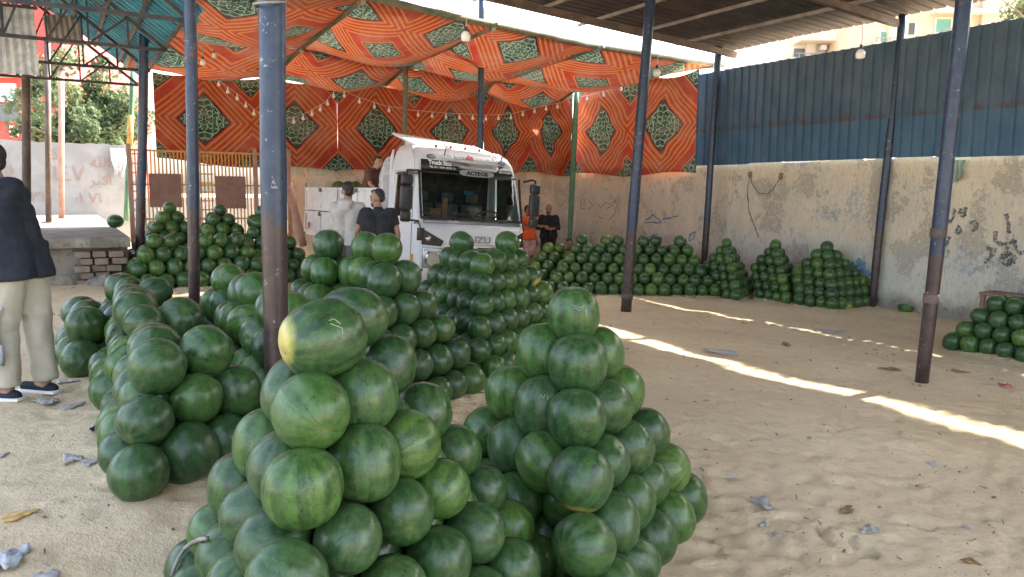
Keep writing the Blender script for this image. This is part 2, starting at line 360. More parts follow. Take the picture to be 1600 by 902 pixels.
g = NB('windscreen_glass'); g.fin((.55, .66, .66), .02, 0, .5); g.b.inputs['Transmission Weight'].default_value = 1; g.b.inputs['IOR'].default_value = 1.25
tr_ = g.n.new('ShaderNodeBsdfTransparent'); tr_.inputs[0].default_value = (.62, .72, .70, 1); gl_ = g.n.new('ShaderNodeBsdfGlossy'); gl_.inputs[0].default_value = (1, 1, 1, 1); gl_.inputs['Roughness'].default_value = .02
fr_ = g.n.new('ShaderNodeFresnel'); fr_.inputs[0].default_value = 1.5; ms_ = g.n.new('ShaderNodeMixShader'); g.l.new(fr_.outputs[0], ms_.inputs[0]); g.l.new(tr_.outputs[0], ms_.inputs[1]); g.l.new(gl_.outputs[0], ms_.inputs[2]); g.l.new(ms_.outputs[0], g.out.inputs[0])
MAT['glass'] = g.m
MAT['pane'] = NB('window_pane').fin((.10, .12, .13), .12, 0, .6)
MAT['shutter'] = worn('green_shutter', (.14, .38, .28), (.18, .44, .33), 3, .6)
MAT['beige'] = worn('beige_facade', (.66, .55, .40), (.58, .47, .34), .6, .9, 0, .2, 12)
MAT['cream'] = worn('cream_facade', (.72, .67, .58), (.62, .57, .49), .6, .9, 0, .2, 12)
MAT['brickred'] = worn('red_brick_facade', (.42, .17, .12), (.50, .24, .17), 2, .9)
MAT['redshop'] = worn('red_shop_panel', (.62, .06, .05), (.52, .07, .06), 2, .5)
MAT['concrete'] = worn('rough_concrete', (.29, .25, .20), (.20, .175, .145), 3, .95, 0, .8, 14, c3=(.16, .14, .12), t3=.6)
MAT['brick'] = worn('worn_brick', (.30, .22, .16), (.22, .17, .13), 6, .95, 0, .8, 20)
MAT['rust_panel'] = worn('rust_brown_panel', (.23, .125, .10), (.29, .165, .13), 4, .75, 0, .1, c3=(.42, .34, .30), t3=.72)
MAT['yellow_bar'] = worn('yellow_bars', (.62, .36, .10), (.50, .28, .09), 6, .6)
MAT['pink_wood'] = worn('faded_wood', (.45, .28, .22), (.38, .22, .17), 6, .8)
MAT['leaf'] = None
def leafmat(name, a, b_, c):
    b = NB(name); ri = b.sep(b.uv('rnd'))[0]; col = b.ramp(ri, [(0, a), (.55, b_), (1, c)])
    b.fin(col, .6, 0, .3); tl = b.n.new('ShaderNodeBsdfTranslucent'); b.put(tl.inputs[0], col); mx = b.n.new('ShaderNodeMixShader'); mx.inputs[0].default_value = .35
    b.l.new(b.b.outputs[0], mx.inputs[1]); b.l.new(tl.outputs[0], mx.inputs[2]); b.l.new(mx.outputs[0], b.out.inputs[0]); return b.m
MAT['leaf'] = leafmat('leaf', (.08, .12, .06), (.13, .18, .09), (.20, .25, .11)); MAT['bark'] = worn('bark', (.13, .10, .07), (.20, .16, .12), 10, .9)
MAT['paper'] = worn('white_plastic_litter', (.46, .44, .41), (.36, .35, .33), 12, .4)
MAT['card'] = worn('yellow_litter', (.60, .36, .10), (.66, .46, .20), 12, .7)
MAT['rind'] = worn('dry_rind', (.28, .15, .05), (.40, .25, .10), 14, .8)
MAT['rind_green'] = worn('green_rind', (.03, .09, .02), (.07, .15, .03), 9, .4)
MAT['flesh'] = worn('melon_flesh', (.65, .06, .05), (.72, .12, .09), 16, .4)
MAT['redlit'] = worn('red_plastic_litter', (.55, .03, .05), (.70, .25, .25), 16, .4)
MAT['chalk'] = NB('scratch_mark').fin((.34, .42, .28), .8)
MAT['graf_black'] = worn('black_graffiti', (.06, .07, .075), (.16, .16, .15), 12, .9, c3=(.46, .42, .35), t3=.55)
MAT['graf_blue'] = worn('blue_graffiti', (.10, .21, .34), (.20, .32, .42), 25, .9)
MAT['graf_red'] = worn('red_graffiti', (.26, .20, .19), (.23, .16, .15), 25, .9)
MAT['graf_green'] = worn('green_graffiti', (.28, .55, .45), (.42, .62, .54), 25, .9)
MAT['skin'] = worn('skin', (.33, .18, .115), (.30, .155, .10), 10, .55); MAT['skin_light'] = worn('light_skin', (.48, .29, .20), (.43, .25, .17), 10, .55)
MAT['hair'] = worn('black_hair', (.012, .010, .009), (.028, .022, .018), 50, .6, 0, .6, 120)
MAT['dark_cloth'] = worn('dark_navy_cloth', (.012, .017, .028), (.022, .027, .038), 8, .9, 0, .3, 120)
MAT['black_cloth'] = worn('black_cloth', (.012, .012, .014), (.022, .022, .025), 8, .9, 0, .3, 120)
MAT['cream_cloth'] = worn('cream_trousers', (.50, .45, .36), (.43, .39, .31), 5, .9, 0, .35, 60)
MAT['grey_cloth'] = worn('light_grey_hoodie', (.46, .43, .39), (.38, .36, .32), 6, .9, 0, .3, 90)
MAT['charcoal'] = worn('charcoal_trousers', (.07, .075, .08), (.11, .11, .115), 8, .9)
MAT['brown_cloth'] = worn('brown_shirt', (.125, .055, .035), (.16, .075, .05), 6, .9, 0, .2, 90)
MAT['orange_cloth'] = worn('orange_vest', (.75, .12, .02), (.66, .10, .02), 6, .85)
MAT['pink_cloth'] = worn('pale_pink_shorts', (.58, .38, .36), (.50, .32, .31), 6, .9)
MAT['sleeve_grey'] = worn('blue_grey_sleeve', (.16, .22, .27), (.20, .26, .31), 6, .9)
MAT['teal_cloth'] = worn('teal_collar', (.02, .22, .16), (.03, .26, .18), 6, .8)

# ------------------------------------------------------------------ ground
PADS = []
def g0(u, v):
    u = u + 1.2 * smooth01((3.9 - v) / 1.1)
    nr = np.interp(u, [-1.0, .3, 1.2, 2.0, 2.8, 3.8, 5.0, 7.0], [.50, .46, .35, .15, .09, .12, .10, .0])
    fr = np.interp(u, [-1.0, .3, 1.4, 2.6, 3.8, 5.0, 7.0], [.50, .48, .44, .36, .28, .18, .0]); k = smooth01((v - 5.5) / 3)
    return nr * (1 - k) + fr * k
def ground_arr(x, y):
    u = x * Uv.x + y * Uv.y; v = x * Vv.x + y * Vv.y
    return g0(u, v)
def ground(x, y): return float(ground_arr(np.array([x]), np.array([y]))[0])
def axis(parts):
    out = []
    for a, b, st in parts: out += list(np.arange(a, b, st))
    out.append(parts[-1][1]); return np.array(out)
gx = axis([(-260, -60, 25), (-60, -16, 2.5), (-16, -6, .16), (-6, 7.5, .045), (7.5, 12, .16), (12, 60, 2.5), (60, 260, 25)])
gy = axis([(-60, -6, 4), (-6, 1.8, .3), (1.8, 8.5, .045), (8.5, 15, .09), (15, 26, .3), (26, 60, 2.5), (60, 300, 25)])
X, Y = np.meshgrid(gx, gy); Z = ground_arr(X, Y)
near = smooth01((16 - np.abs(X)) / 4) * smooth01((19 - Y) / 4) * smooth01((Y + 5) / 3)
rs = np.random.RandomState(3)
und = np.zeros_like(X)
for k in range(26):
    a = rs.uniform(0, 2 * pi); f = rs.uniform(1.2, 9); und += .009 / f ** .9 * np.sin((X * cos(a) + Y * sin(a)) * f + rs.uniform(0, 6) + 1.1 * np.sin((X * sin(a) - Y * cos(a)) * f * .6))
bumps = np.zeros_like(X)
def dent(cx, cy, rx, ry, an, dep):
    i0 = np.searchsorted(gx, cx - .5); i1 = np.searchsorted(gx, cx + .5); j0 = np.searchsorted(gy, cy - .5); j1 = np.searchsorted(gy, cy + .5)
    if i1 <= i0 or j1 <= j0: return
    xs = X[j0:j1, i0:i1] - cx; ys = Y[j0:j1, i0:i1] - cy; a = (xs * cos(an) + ys * sin(an)) / rx; c = (-xs * sin(an) + ys * cos(an)) / ry
    r = np.sqrt(a * a + c * c); bumps[j0:j1, i0:i1] += -dep * np.exp(-r ** 4) + dep * .4 * np.exp(-((r - 1.35) / .35) ** 2)
for k in range(900):
    cy = rs.uniform(1.9, 13); cx = rs.uniform(-.62 * cy - .5, .78 * cy + .3); s = rs.uniform(.6, 1.2); 
    dent(cx, cy, .05 * s, .13 * s, rs.uniform(0, pi), rs.uniform(.006, .022))
for k in range(260):
    p = at_z(rs.uniform(1020, 1600), rs.uniform(640, 902), 0.0); dent(p.x, p.y, rs.uniform(.03, .06), rs.uniform(.06, .13), rs.uniform(0, pi), rs.uniform(.006, .018))
Z = Z + near * (und + bumps); Z = Z - .02
#@@PILES
# ------------------------------------------------------------------ heaps of melons: where each melon lies
HEAPS = []   # dicts: name, list of (pos, d, tier, ring)
ALLP = []
def settle(zt, d, g, dz0):
    k = max(1, round((zt - .46 * d - g) / dz0)); return k, (zt - .46 * d - g) / k
def push(name, pts, d, jit=.05):
    loose = 'ridge' in name or 'thick' in name
    if loose: jit = .11
    rr = random.Random(len(name) * 13 + len(pts)); out = []
    for (p, t) in pts:
        if any((p - q).length < .80 * (d + dq) / 2 for q, dq, hn in ALLP if hn != name): continue
        g = ground(p.x, p.y)
        if p.z < g + .12 * d: continue
        dd = d * (rr.uniform(.88, 1.14) if loose else rr.uniform(.90, 1.06)); q = p + Vector([rr.uniform(-jit, jit) * d for _ in range(3)])
        out.append((q, dd, t)); ALLP.append((q, dd, name))
    HEAPS.append((name, out)); return out
def rect(name, top, d, nu, nv, yaw=ANG, keep=None, ring=1, dzf=.72, extra=0, uf=.5, vf=.5):
    U_ = Vector((cos(yaw), sin(yaw), 0)); V_ = Vector((-sin(yaw), cos(yaw), 0)); s = d * 1.0
    c = top + U_ * (nu - 1) / 2 * s + V_ * (nv - 1) / 2 * s; K, dz = settle(top.z, d, ground(c.x, c.y), d * dzf); pts = []
    for k in range(K + 1 + extra):
        for i in range(nu + k):
            for j in range(nv + k):
                if min(i, j, nu + k - 1 - i, nv + k - 1 - j) > ring: continue
                if k == 0 and keep is not None and (i, j) not in keep: continue
                pts.append((top + (U_ * (i - k * uf) + V_ * (j - k * vf)) * s - Vector((0, 0, k * dz)), k))
    return push(name, pts, d)
def tetra(name, top, d, yaw=-pi / 2, ring=1, extra=0, keep=None, more=(), kz=None):
    K, dz = settle(top.z, d, ground(top.x, top.y), d * .80); C3 = [Vector((cos(yaw + a), sin(yaw + a), 0)) for a in (0, 2 * pi / 3, 4 * pi / 3)]; pts = []
    for k in range(K + 1 + extra):
        for i in range(k + 1):
            for j in range(k + 1 - i):
                l = k - i - j
                if min(i, j, l) > ring: continue
                if keep and not keep(k, i, j, l): continue
                pts.append((top + (C3[0] * i + C3[1] * j + C3[2] * l) * d * .577 - Vector((0, 0, k * dz)), k))
    for (a, b, dk) in more:            # further peaks on the same lattice: a, b in melon widths, dk tiers lower
        t2 = top + (C3[0] * -1).normalized() * (b * d) + (C3[1] - C3[2]).normalized() * (a * d) - Vector((0, 0, dk * dz)); seen = [p for p, _ in pts]
        for k in range(K + 1 + extra - dk):
            for i in range(k + 1):
                for j in range(k + 1 - i):
                    l = k - i - j
                    if min(i, j, l) > ring: continue
                    p = t2 + (C3[0] * i + C3[1] * j + C3[2] * l) * d * .577 - Vector((0, 0, k * dz))
                    if any((p - q).length < .6 * d for q in seen): continue
                    pts.append((p, k + dk)); seen.append(p)
    return push(name, pts, d)
def axp(px, py, dpx, d): return at_axis(px, py, F_PX * d / dpx)
tetra('frontmost left pyramid', axp(508, 533, 120, .26), .252, more=[(0, 1.732, 0)], extra=1)
tetra('frontmost right pyramid', axp(895, 487, 88, .285), .283, yaw=-pi / 2 + .04)
lr = [(-.5 * n, .866 * n, 0) for n in (1, 2, 5, 6, 7, 10, 11, 13)] + [(-.5 * n + 1.0, .866 * n, 0) for n in (1, 6, 11)] + [(-.5 * n - 1.0, .866 * n - .577, 1) for n in range(10, 15)]
tetra('low ridge at left', axp(253, 568, 84, .29), .285, more=lr)
tetra('middle left pyramid', axp(606, 391, 52, .285), .278, more=[(-1, 1.732, 0), (-2.5, 2.598, 0)])
tetra('heap behind the thick pole', S(1.30, 5.1, 1.16), .285, more=[(-.5 * n, .866 * n, 0) for n in (1, 4, 5, 8)] + [(1 - .5 * n, .866 * n - .577, 1) for n in (3, 6)])
pc = (at_axis(723, 383, 8.25) + at_axis(791, 383, 8.25)) / 2
tetra('middle pyramid before the truck', Vector((pc.x, pc.y - .144, pc.z + 2 * .204)), .25, keep=lambda k, i, j, l: k > 2 or (k == 2 and i == 0 and 0 in (j, l)))
rect('low heap before the gate', at_y(240, 378, 12.3), .26, 6, 1, keep={(0, 0), (1, 0), (3, 0), (4, 0), (5, 0)})
rect('left gate pyramid', at_y(265, 325, 14.3), .25, 1, 1)
rect('middle gate pyramid', at_y(343, 328, 14.3), .25, 1, 1)
rect('right gate pyramid', at_y(411, 331, 14.3), .25, 1, 1)
rect('long heap along the back', at_y(909, 375, 15.6), .25, 9, 1, yaw=-.06, keep={(0, 0), (2, 0), (3, 0), (5, 0), (6, 0), (8, 0)})
rect('low heap by two men', at_y(857, 388, 16.0), .25, 2, 1, yaw=-.06)
tetra('left wall pyramid', at_y(1136, 380, 15.0), .212)
tetra('middle wall pyramid', at_y(1212, 383, 14.75), .208)
rect('right wall pyramid', at_y(1293, 386, 14.1), .225, 1, 1)
tI = at_y(1556, 476, 9.75); rect('far right heap', tI - Vv * .225 * 9, .225, 3, 10, dzf=.80)
# sand is heaped up a little where the lowest melons lie
def berm(Z, X, Y):
    for name, L in HEAPS:
        low = [(p, d) for p, d, t in L if p.z - ground(p.x, p.y) < d * .95]
        for p, d in low:
            zb = p.z - d * .5 + .025
            i0 = np.searchsorted(gx, p.x - .6); i1 = np.searchsorted(gx, p.x + .6); j0 = np.searchsorted(gy, p.y - .6); j1 = np.searchsorted(gy, p.y + .6)
            if i1 <= i0 or j1 <= j0: continue
            r = np.hypot(X[j0:j1, i0:i1] - p.x, Y[j0:j1, i0:i1] - p.y); h = zb - .75 * np.maximum(0, r - .09)
            h = np.where(h > Z[j0:j1, i0:i1], h, Z[j0:j1, i0:i1]); Z[j0:j1, i0:i1] = h
    for name, L in HEAPS:
        for p, d, t in L:
            i0 = np.searchsorted(gx, p.x - d); i1 = np.searchsorted(gx, p.x + d); j0 = np.searchsorted(gy, p.y - d); j1 = np.searchsorted(gy, p.y + d)
            r = np.hypot(X[j0:j1, i0:i1] - p.x, Y[j0:j1, i0:i1] - p.y); cap = p.z - d * .5 + .02 + .22 * np.maximum(0, r - d * .2) + 5 * np.maximum(0, r - d * .75)
            Z[j0:j1, i0:i1] = np.minimum(Z[j0:j1, i0:i1], cap)
    return Z
Z = berm(Z, X, Y)
#@@ENDPILES
nj, ni = X.shape
verts = np.stack([X, Y, Z], -1).reshape(-1, 3)
idx = np.arange(nj * ni).reshape(nj, ni)
quads = np.stack([idx[:-1, :-1], idx[:-1, 1:], idx[1:, 1:], idx[1:, :-1]], -1).reshape(-1, 4)
def np_mesh(name, verts, quads, smooth=True):
    me = bpy.data.meshes.new(name); me.vertices.add(len(verts)); me.vertices.foreach_set('co', verts.astype('f').ravel())
    k = quads.shape[1]; me.loops.add(quads.size); me.loops.foreach_set('vertex_index', quads.astype('i').ravel())
    me.polygons.add(len(quads)); me.polygons.foreach_set('loop_start', np.arange(0, quads.size, k, dtype='i'))
    me.polygons.foreach_set('use_smooth', np.full(len(quads), smooth)); me.update(calc_edges=True); return me
me = np_mesh('sand_ground', verts, quads); o = bpy.data.objects.new('sand_ground', me); COL.objects.link(o); me.materials.append(MAT['sand'])
tag(o, 'trodden pale sand covering the whole yard', 'ground', kind='structure')
def gz(x, y):
    i = int(np.clip(np.searchsorted(gx, x) - 1, 0, ni - 2)); j = int(np.clip(np.searchsorted(gy, y) - 1, 0, nj - 2))
    tx = (x - gx[i]) / (gx[i + 1] - gx[i]); ty = (y - gy[j]) / (gy[j + 1] - gy[j])
    return float(Z[j, i] * (1 - tx) * (1 - ty) + Z[j, i + 1] * tx * (1 - ty) + Z[j + 1, i] * (1 - tx) * ty + Z[j + 1, i + 1] * tx * ty)
def on_ground(px, py):
    z = .2
    for _ in range(8): p = at_z(px, py, z); z = gz(p.x, p.y)
    return Vector((p.x, p.y, z))

# ------------------------------------------------------------------ walls
def wall_thing(name, label, u0, u1, v0, v1, z0, z1, mat, cat='wall', parent=None, cap=None):
    c = S((u0 + u1) / 2, (v0 + v1) / 2, 0); L, D = abs(u1 - u0), abs(v1 - v0)
    t = MB().bx(-L / 2, L / 2, -D / 2, D / 2, z0, z1).build(name, mat); t.location = c; t.rotation_euler = (0, 0, ANG)
    return tag(t, label, cat)
WALL_U = 12.80
def rough_wall(name, label, along, fixed, a, b, th, z0, z1, mat, drop=.05, cat='wall'):
    # long masonry wall with an uneven top edge; along = 'u' or 'v'
    m = MB(); n = max(8, int(abs(b - a) / .18)); rr = random.Random(len(name) + int(a * 7)); tops = [z1 + rr.uniform(-drop, 0) for _ in range(n + 1)]
    mid = (a + b) / 2
    for i in range(n + 1):
        t = a + (b - a) * i / n - mid
        for off, z in ((0, z0), (0, tops[i]), (th, tops[i] - .01), (th, z0)):
            m.v.append((t, off, z) if along == 'u' else (off, t, z))
    for i in range(n):
        for k in range(3): q = i * 4 + k; m.f.append((q, q + 1, q + 5, q + 4))
    m.f.append((0, 1, 2, 3)); e = n * 4; m.f.append((e + 3, e + 2, e + 1, e))
    o = m.build(name, mat); o.location = S(mid, fixed) if along == 'u' else S(fixed, mid); o.rotation_euler = (0, 0, ANG)
    return tag(o, label, cat)
right_wall = rough_wall('yard_wall', 'long peeling plaster wall under the blue sheet fence on the right', 'v', WALL_U, -8, 17.9, .22, -.3, 2.725, MAT['plaster'], .08)
BV = 17.9
uR = 12.8; uL = uv_of(at_v(452, 330, BV))[0]
back_wall = rough_wall('yard_wall', 'pale plaster wall closing the back of the yard behind the truck', 'u', BV, uL, uR + .22, .22, -.3, 3.0, MAT['plaster'], .05)
# corrugated fence, two overlapping rows of sheets
def ribbed(along0, along1, z0, z1, pitch, h, jag=.0, seed=1, ribw=.045):
    m = MB(); rr = random.Random(seed); x = along0; prof = []
    while x < along1:
        prof += [(x, 0), (x + pitch - ribw * 1.6, 0), (x + pitch - ribw * 1.25, h), (x + pitch - ribw * .35, h)]; x += pitch
    prof.append((along1, 0)); js = 0; last = -9
    for i, (a, d) in enumerate(prof):
        if a - last > 1.0: js = rr.uniform(-jag, jag); last = a
        m.v.append((-d, a, z0 + js)); m.v.append((-d, a, z1 + js * .6))
    for i in range(len(prof) - 1): m.f.append((2 * i, 2 * i + 2, 2 * i + 3, 2 * i + 1))
    return m
fence = thing('sheet_fence', 'blue corrugated metal sheet fence standing on the right hand wall', 'fence', S(WALL_U - .06, 0), ANG)
low = ribbed(-8, 12.95, 2.655, 3.42, .205, .05, .02, 4).build('lower_sheeting', MAT['fence_low'], fence, fixn=False)
upp = ribbed(-8, 12.95, 3.38, 4.70, .205, .05, .015, 9)
upp.v = [(x - .012, y, z) for x, y, z in upp.v]; upp = upp.build('upper_sheeting', MAT['fence_up'], fence, fixn=False)
for o_ in (low, upp):
    md = o_.modifiers.new('s', 'SOLIDIFY'); md.thickness = .004; md.offset = 0
fr = MB(); fr.bx(.03, .07, -8, 12.95, 2.9, 2.94); fr.bx(.03, .07, -8, 12.95, 4.3, 4.34)
fr.build('rail', MAT['steel'], fence)

# right hand wall fittings: cracks, cable, graffiti
def strokes(name, label, cat, lines, r, mat, planefun, seed=2, flat=.25, jitter=2.0):
    rr = random.Random(seed); m = MB()
    for ln in lines:
        pts = []
        for i in range(len(ln) - 1):
            for k in range(4):
                t = k / 4; pts.append((ln[i][0] * (1 - t) + ln[i + 1][0] * t + rr.uniform(-jitter, jitter) * .4, ln[i][1] * (1 - t) + ln[i + 1][1] * t + rr.uniform(-jitter, jitter) * .4))
        pts.append(ln[-1]); W = [planefun(*p) for p in pts]
        for i in range(len(W) - 1):
            w = r * rr.uniform(.55, 1.3); m.tube([W[i], W[i + 1]], w, 6)
    c = sum((Vector(v) for v in m.v), Vector()) / len(m.v); m.v = [tuple(Vector(v) - c) for v in m.v]
    o = m.build(name, mat, fixn=True); o.location = c; return tag(o, label, cat)
def flatten(o, n, k=.12):              # press strokes flat onto the wall
    for v in o.data.vertices:
        d = v.co.dot(n); v.co -= n * d * (1 - k)
    return o
PWR = lambda x, y: at_u(x, y, WALL_U - .004)
gB = [[(1492, 327), (1490, 340), (1484, 348)], [(1502, 325), (1500, 335), (1506, 338), (1508, 324)], [(1484, 345), (1476, 352)], [(1466, 372), (1468, 383), (1478, 384), (1484, 370)],
      [(1497, 356), (1494, 364), (1500, 366), (1501, 356), (1496, 354)], [(1516, 348), (1524, 346), (1526, 358), (1519, 362)],
      [(1572, 334), (1575, 350), (1577, 365)], [(1556, 362), (1555, 378), (1566, 382), (1580, 380), (1584, 374), (1588, 392), (1596, 397), (1604, 392)],
      [(1541, 387), (1552, 392), (1546, 404), (1540, 412)], [(1558, 388), (1550, 398)]]
flatten(strokes('graffiti', 'black sprayed scrawl on the plaster wall at the right edge', 'graffiti', gB, .035, MAT['graf_black'], PWR), Uv)
gB2 = [[(1564, 402), (1572, 396), (1582, 400), (1584, 408), (1576, 412), (1565, 410), (1566, 403)], [(1566, 405), (1582, 405)], [(1571, 388), (1577, 388)], [(1570, 415), (1582, 402)]]
flatten(strokes('graffiti', 'smudged black paint blot low on the wall above the far right heap', 'graffiti', gB2, .05, MAT['graf_black'], PWR, 5), Uv)
gb = [[(1006, 348), (1034, 348)], [(1008, 345), (1020, 336), (1032, 346)], [(1004, 360), (1012, 372), (1022, 366), (1034, 372)], [(1078, 368), (1086, 362), (1084, 374), (1076, 376), (1078, 366)], [(1035, 343), (1060, 338)]]
flatten(strokes('graffiti', 'blue painted scribble on the wall between the two middle poles', 'graffiti', gb, .022, MAT['graf_blue'], PWR, 3), Uv)
gb3 = [[(1330, 410), (1336, 420), (1344, 412), (1352, 424), (1360, 430)], [(1334, 418), (1342, 428), (1350, 420)], [(1340, 406), (1352, 414)]]
flatten(strokes('graffiti', 'dark blue paint smears beside the right of the last wall pyramid', 'graffiti', gb3, .05, MAT['graf_blue'], PWR, 8), Uv)
gr = [[(908, 312), (907, 326), (914, 326)], [(920, 314), (926, 322), (918, 326)], [(934, 318), (938, 326), (946, 316), (952, 320), (962, 312), (958, 322), (948, 326)], [(964, 320), (960, 336), (952, 344)], [(936, 338), (942, 342)]]
flatten(strokes('graffiti', 'faded red and grey handwriting on wall right of the green pole', 'graffiti', gr, .012, MAT['graf_red'], PWR, 4), Uv)
cab = [[(1172, 274), (1176, 290), (1186, 302), (1200, 304), (1210, 292), (1220, 276)], [(1172, 274), (1168, 300), (1170, 330), (1178, 350), (1186, 372)]]
cbl = strokes('wall_cable', 'thin dark cable hanging from two hooks on the right wall', 'cable', cab, .006, MAT['black'], lambda x, y: at_u(x, y, WALL_U - .02), 5)
for hx, hy in ((1172, 273), (1220, 275)):
    p = at_u(hx, hy, WALL_U - .03) - cbl.location; MB().box(p, (.05, .06, .12), ANG).build('hook', MAT['rust_panel'], cbl)
# rag on the wall top
def rag(name, label, cat, p, w, h, mat, dirv, seed=1, th=.006, par=None, nrm=None):
    rr = random.Random(seed); m = MB(); nx, nz = 14, 18; D = Vector(dirv).normalized(); N = Vector((-D.y, D.x, 0)) * -1; ph = rr.uniform(0, 6)
    for j in range(nz + 1):
        for i in range(nx + 1):
            s = i / nx - .5; t = j / nz; ww = w * (1 - .35 * t + .12 * sin(7 * t + ph))
            q = D * (s * ww + .05 * w * sin(5 * t + ph)) + N * (.04 * sin(s * 22 + ph + 2 * t) * (0.3 + t) + .03) + Vector((0, 0, -t * h * (1 + .12 * sin(s * 9 + ph))))
            m.v.append(tuple(q))
    for j in range(nz):
        for i in range(nx): a = j * (nx + 1) + i; m.f.append((a, a + 1, a + nx + 2, a + nx + 1))
    o = m.build(name, mat, smooth=True, fixn=False); o.location = p; md = o.modifiers.new('s', 'SOLIDIFY'); md.thickness = th; return tag(o, label, cat)
MAT['rag_green'] = worn('faded_green_rag', (.28, .36, .30), (.36, .42, .34), 8, .9)
MAT['rag_white'] = worn('faded_white_rag', (.55, .57, .58), (.38, .41, .44), 8, .9)
rag('rag', 'faded green rag hanging over the wall beside the right pole', 'cloth', at_u(1494, 250, WALL_U - .13), .30, .33, MAT['rag_green'], Vv, 3)

# ------------------------------------------------------------------ big dark roof
roof = thing('shed_roof', 'big dark corrugated metal roof over the yard, top right', 'roof', S(WALL_U, 0, 5.13), ANG)
# local: x = along u (negative to the left, rising), y = along v
ROOF_U0 = -.4 - WALL_U; V0R, V1R = -3.2, 12.35
def rz_(x): return -x * .062
m = MB(); y = V0R; prof = []
while y < V1R: prof += [(y, 0), (y + .15, 0), (y + .165, .03), (y + .205, .03)]; y += .22
xs = np.linspace(ROOF_U0, .09, 9)
rr = random.Random(5)
jg = [rr.uniform(-.08, .06) for _ in range(400)]
for (yy, d) in prof:
    for i, x in enumerate(xs):
        xx = x + (jg[int((yy + 4) / 1.05)] if i == len(xs) - 1 else 0); m.v.append((xx, yy, rz_(xx) + d + .012 * sin(yy * 1.3 + x)))
nx_ = len(xs)
for j in range(len(prof) - 1):
    for i in range(nx_ - 1): a = j * nx_ + i; m.f.append((a, a + 1, a + nx_ + 1, a + nx_))
ro = m.build('roof_sheeting', MAT['roof'], roof, fixn=False); md = ro.modifiers.new('s', 'SOLIDIFY'); md.thickness = .005
for k, u in enumerate((11.5, 10.3, 9.1, 7.9, 6.7, 5.5, 4.3, 3.1, 1.9, .7)):
    x = u - WALL_U; MB().bx(x - .025, x + .025, V0R, V1R + random.uniform(.0, .7), rz_(x) - .08, rz_(x) - .025).build('purlin', MAT['steel_light'], roof)
for v in (12.05, 8.35, 4.6, .8):
    b_ = MB(); b_.bar((ROOF_U0, v, rz_(ROOF_U0) - .15), (-.08, v, -.15), .09, .12); b_.build('rafter', MAT['steel'], roof)

# ------------------------------------------------------------------ poles
def roof_z(p):
    u, v = uv_of(p); return 5.17 + (WALL_U - u) * .062
def pole(label, base, top, r0, r1, mat=None, dents=True, group='poles carrying the dark roof', base_d=-.12, collars=(), name='pole'):
    base = Vector(base); top = Vector(top); m = MB(); n = 26; pts = []; rs_ = []
    rr = random.Random(int(base.x * 100)); ph = rr.uniform(0, 6); ax = (top - base)
    for i in range(n + 1):
        t = i / n; q = ax * t; q = q + Vector((sin(t * 5 + ph), cos(t * 4 + ph), 0)) * .010 * sin(pi * t); pts.append(q); rs_.append((r0 + (r1 - r0) * t) * (1 + (rr.uniform(-.03, .03) if dents else 0)))
    pts[0] = ax * (base_d / ax.length)
    m.tube(pts, rs_, 20); t_ = thing(name, label, 'pole', base, 0, group)
    m.build('shaft', mat or MAT['pipe'], t_, smooth=True)
    for c in collars:
        q = ax * c; d = ax.normalized(); rr_ = (r0 + (r1 - r0) * c)
        MB().tube([q - d * .05, q - d * .045, q + d * .045, q + d * .05], [rr_ * 1.02, rr_ * 1.10, rr_ * 1.10, rr_ * 1.02], 20).build('collar', MAT['steel'], t_, smooth=True)
    return t_
# near left pole
b1 = Vector((at_axis(422, 620, 4.45).x, 4.45, 0)); b1.z = gz(b1.x, b1.y)
def top_at(px, py, y, ztop, base):
    q = at_y(px, py, y); d = (q - base) ; k = (ztop - base.z) / d.z; return base + d * k
P1 = pole('thick blue and rust pole rising among the near left melon heaps', b1, top_at(427, 0, 4.5, 5.8, b1), .072, .078, collars=())
for zz in (2.62, 2.75):
    mm = MB(); ax = (Vector((0, 0, 1)))
    pts = [Vector((.085 * cos(a), .085 * sin(a), zz + .05 * sin(a * .5 + zz))) for a in np.linspace(0, 2 * pi * 1.2, 26)]
    mm.tube([p + Vector(((427 - 425) * .002 + .02, 0, 0)) for p in pts], .008, 6).build('wire_tie', MAT['steel_light'], P1, smooth=True)
b2 = S(1.15, 8.15); b2.z = gz(b2.x, b2.y); q2 = at_y(295, 300, b2.y); b2.x = q2.x
pole('grey blue pole standing left of the thick near pole', b2, top_at(295, 0, b2.y, 5.8, b2), .056, .058)
b3 = on_ground(218, 433); pole('slim blue pole at the left edge of the far left heaps', b3, top_at(225, 0, b3.y, 5.8, b3), .078, .075)
b4 = on_ground(978, 487); pole('blue and rust pole leaning in the middle of the yard, right of truck', b4, top_at(1016, 0, b4.y, 5.45, b4), .095, .082, collars=(.05,))
b5 = on_ground(1440, 597); pole('big blue and rust pole leaning in the open sand at the right', b5, top_at(1507, 0, b5.y, 5.42, b5), .070, .085, collars=(.17, .30))
b6 = on_ground(1377, 479); b6 = S(WALL_U - .16, uv_of(b6)[1]); b6.z = 0
pole('blue pole against the plaster wall beside the largest wall pyramid', b6, top_at(1411, 22, b6.y, 5.12, b6), .07, .07)
b7 = S(WALL_U - .14, 12.15); b7.x = at_y(1099, 405, b7.y).x; pole('blue pole against the wall behind the middle heaps', b7, top_at(1122, 92, b7.y, 5.14, b7), .07, .075)
b8 = Vector((at_y(748, 230, 16.4).x, 16.4, .1)); pole('thin blue pole rising behind the truck cab', b8, top_at(753, 0, 16.4, 5.95, b8), .065, .065)

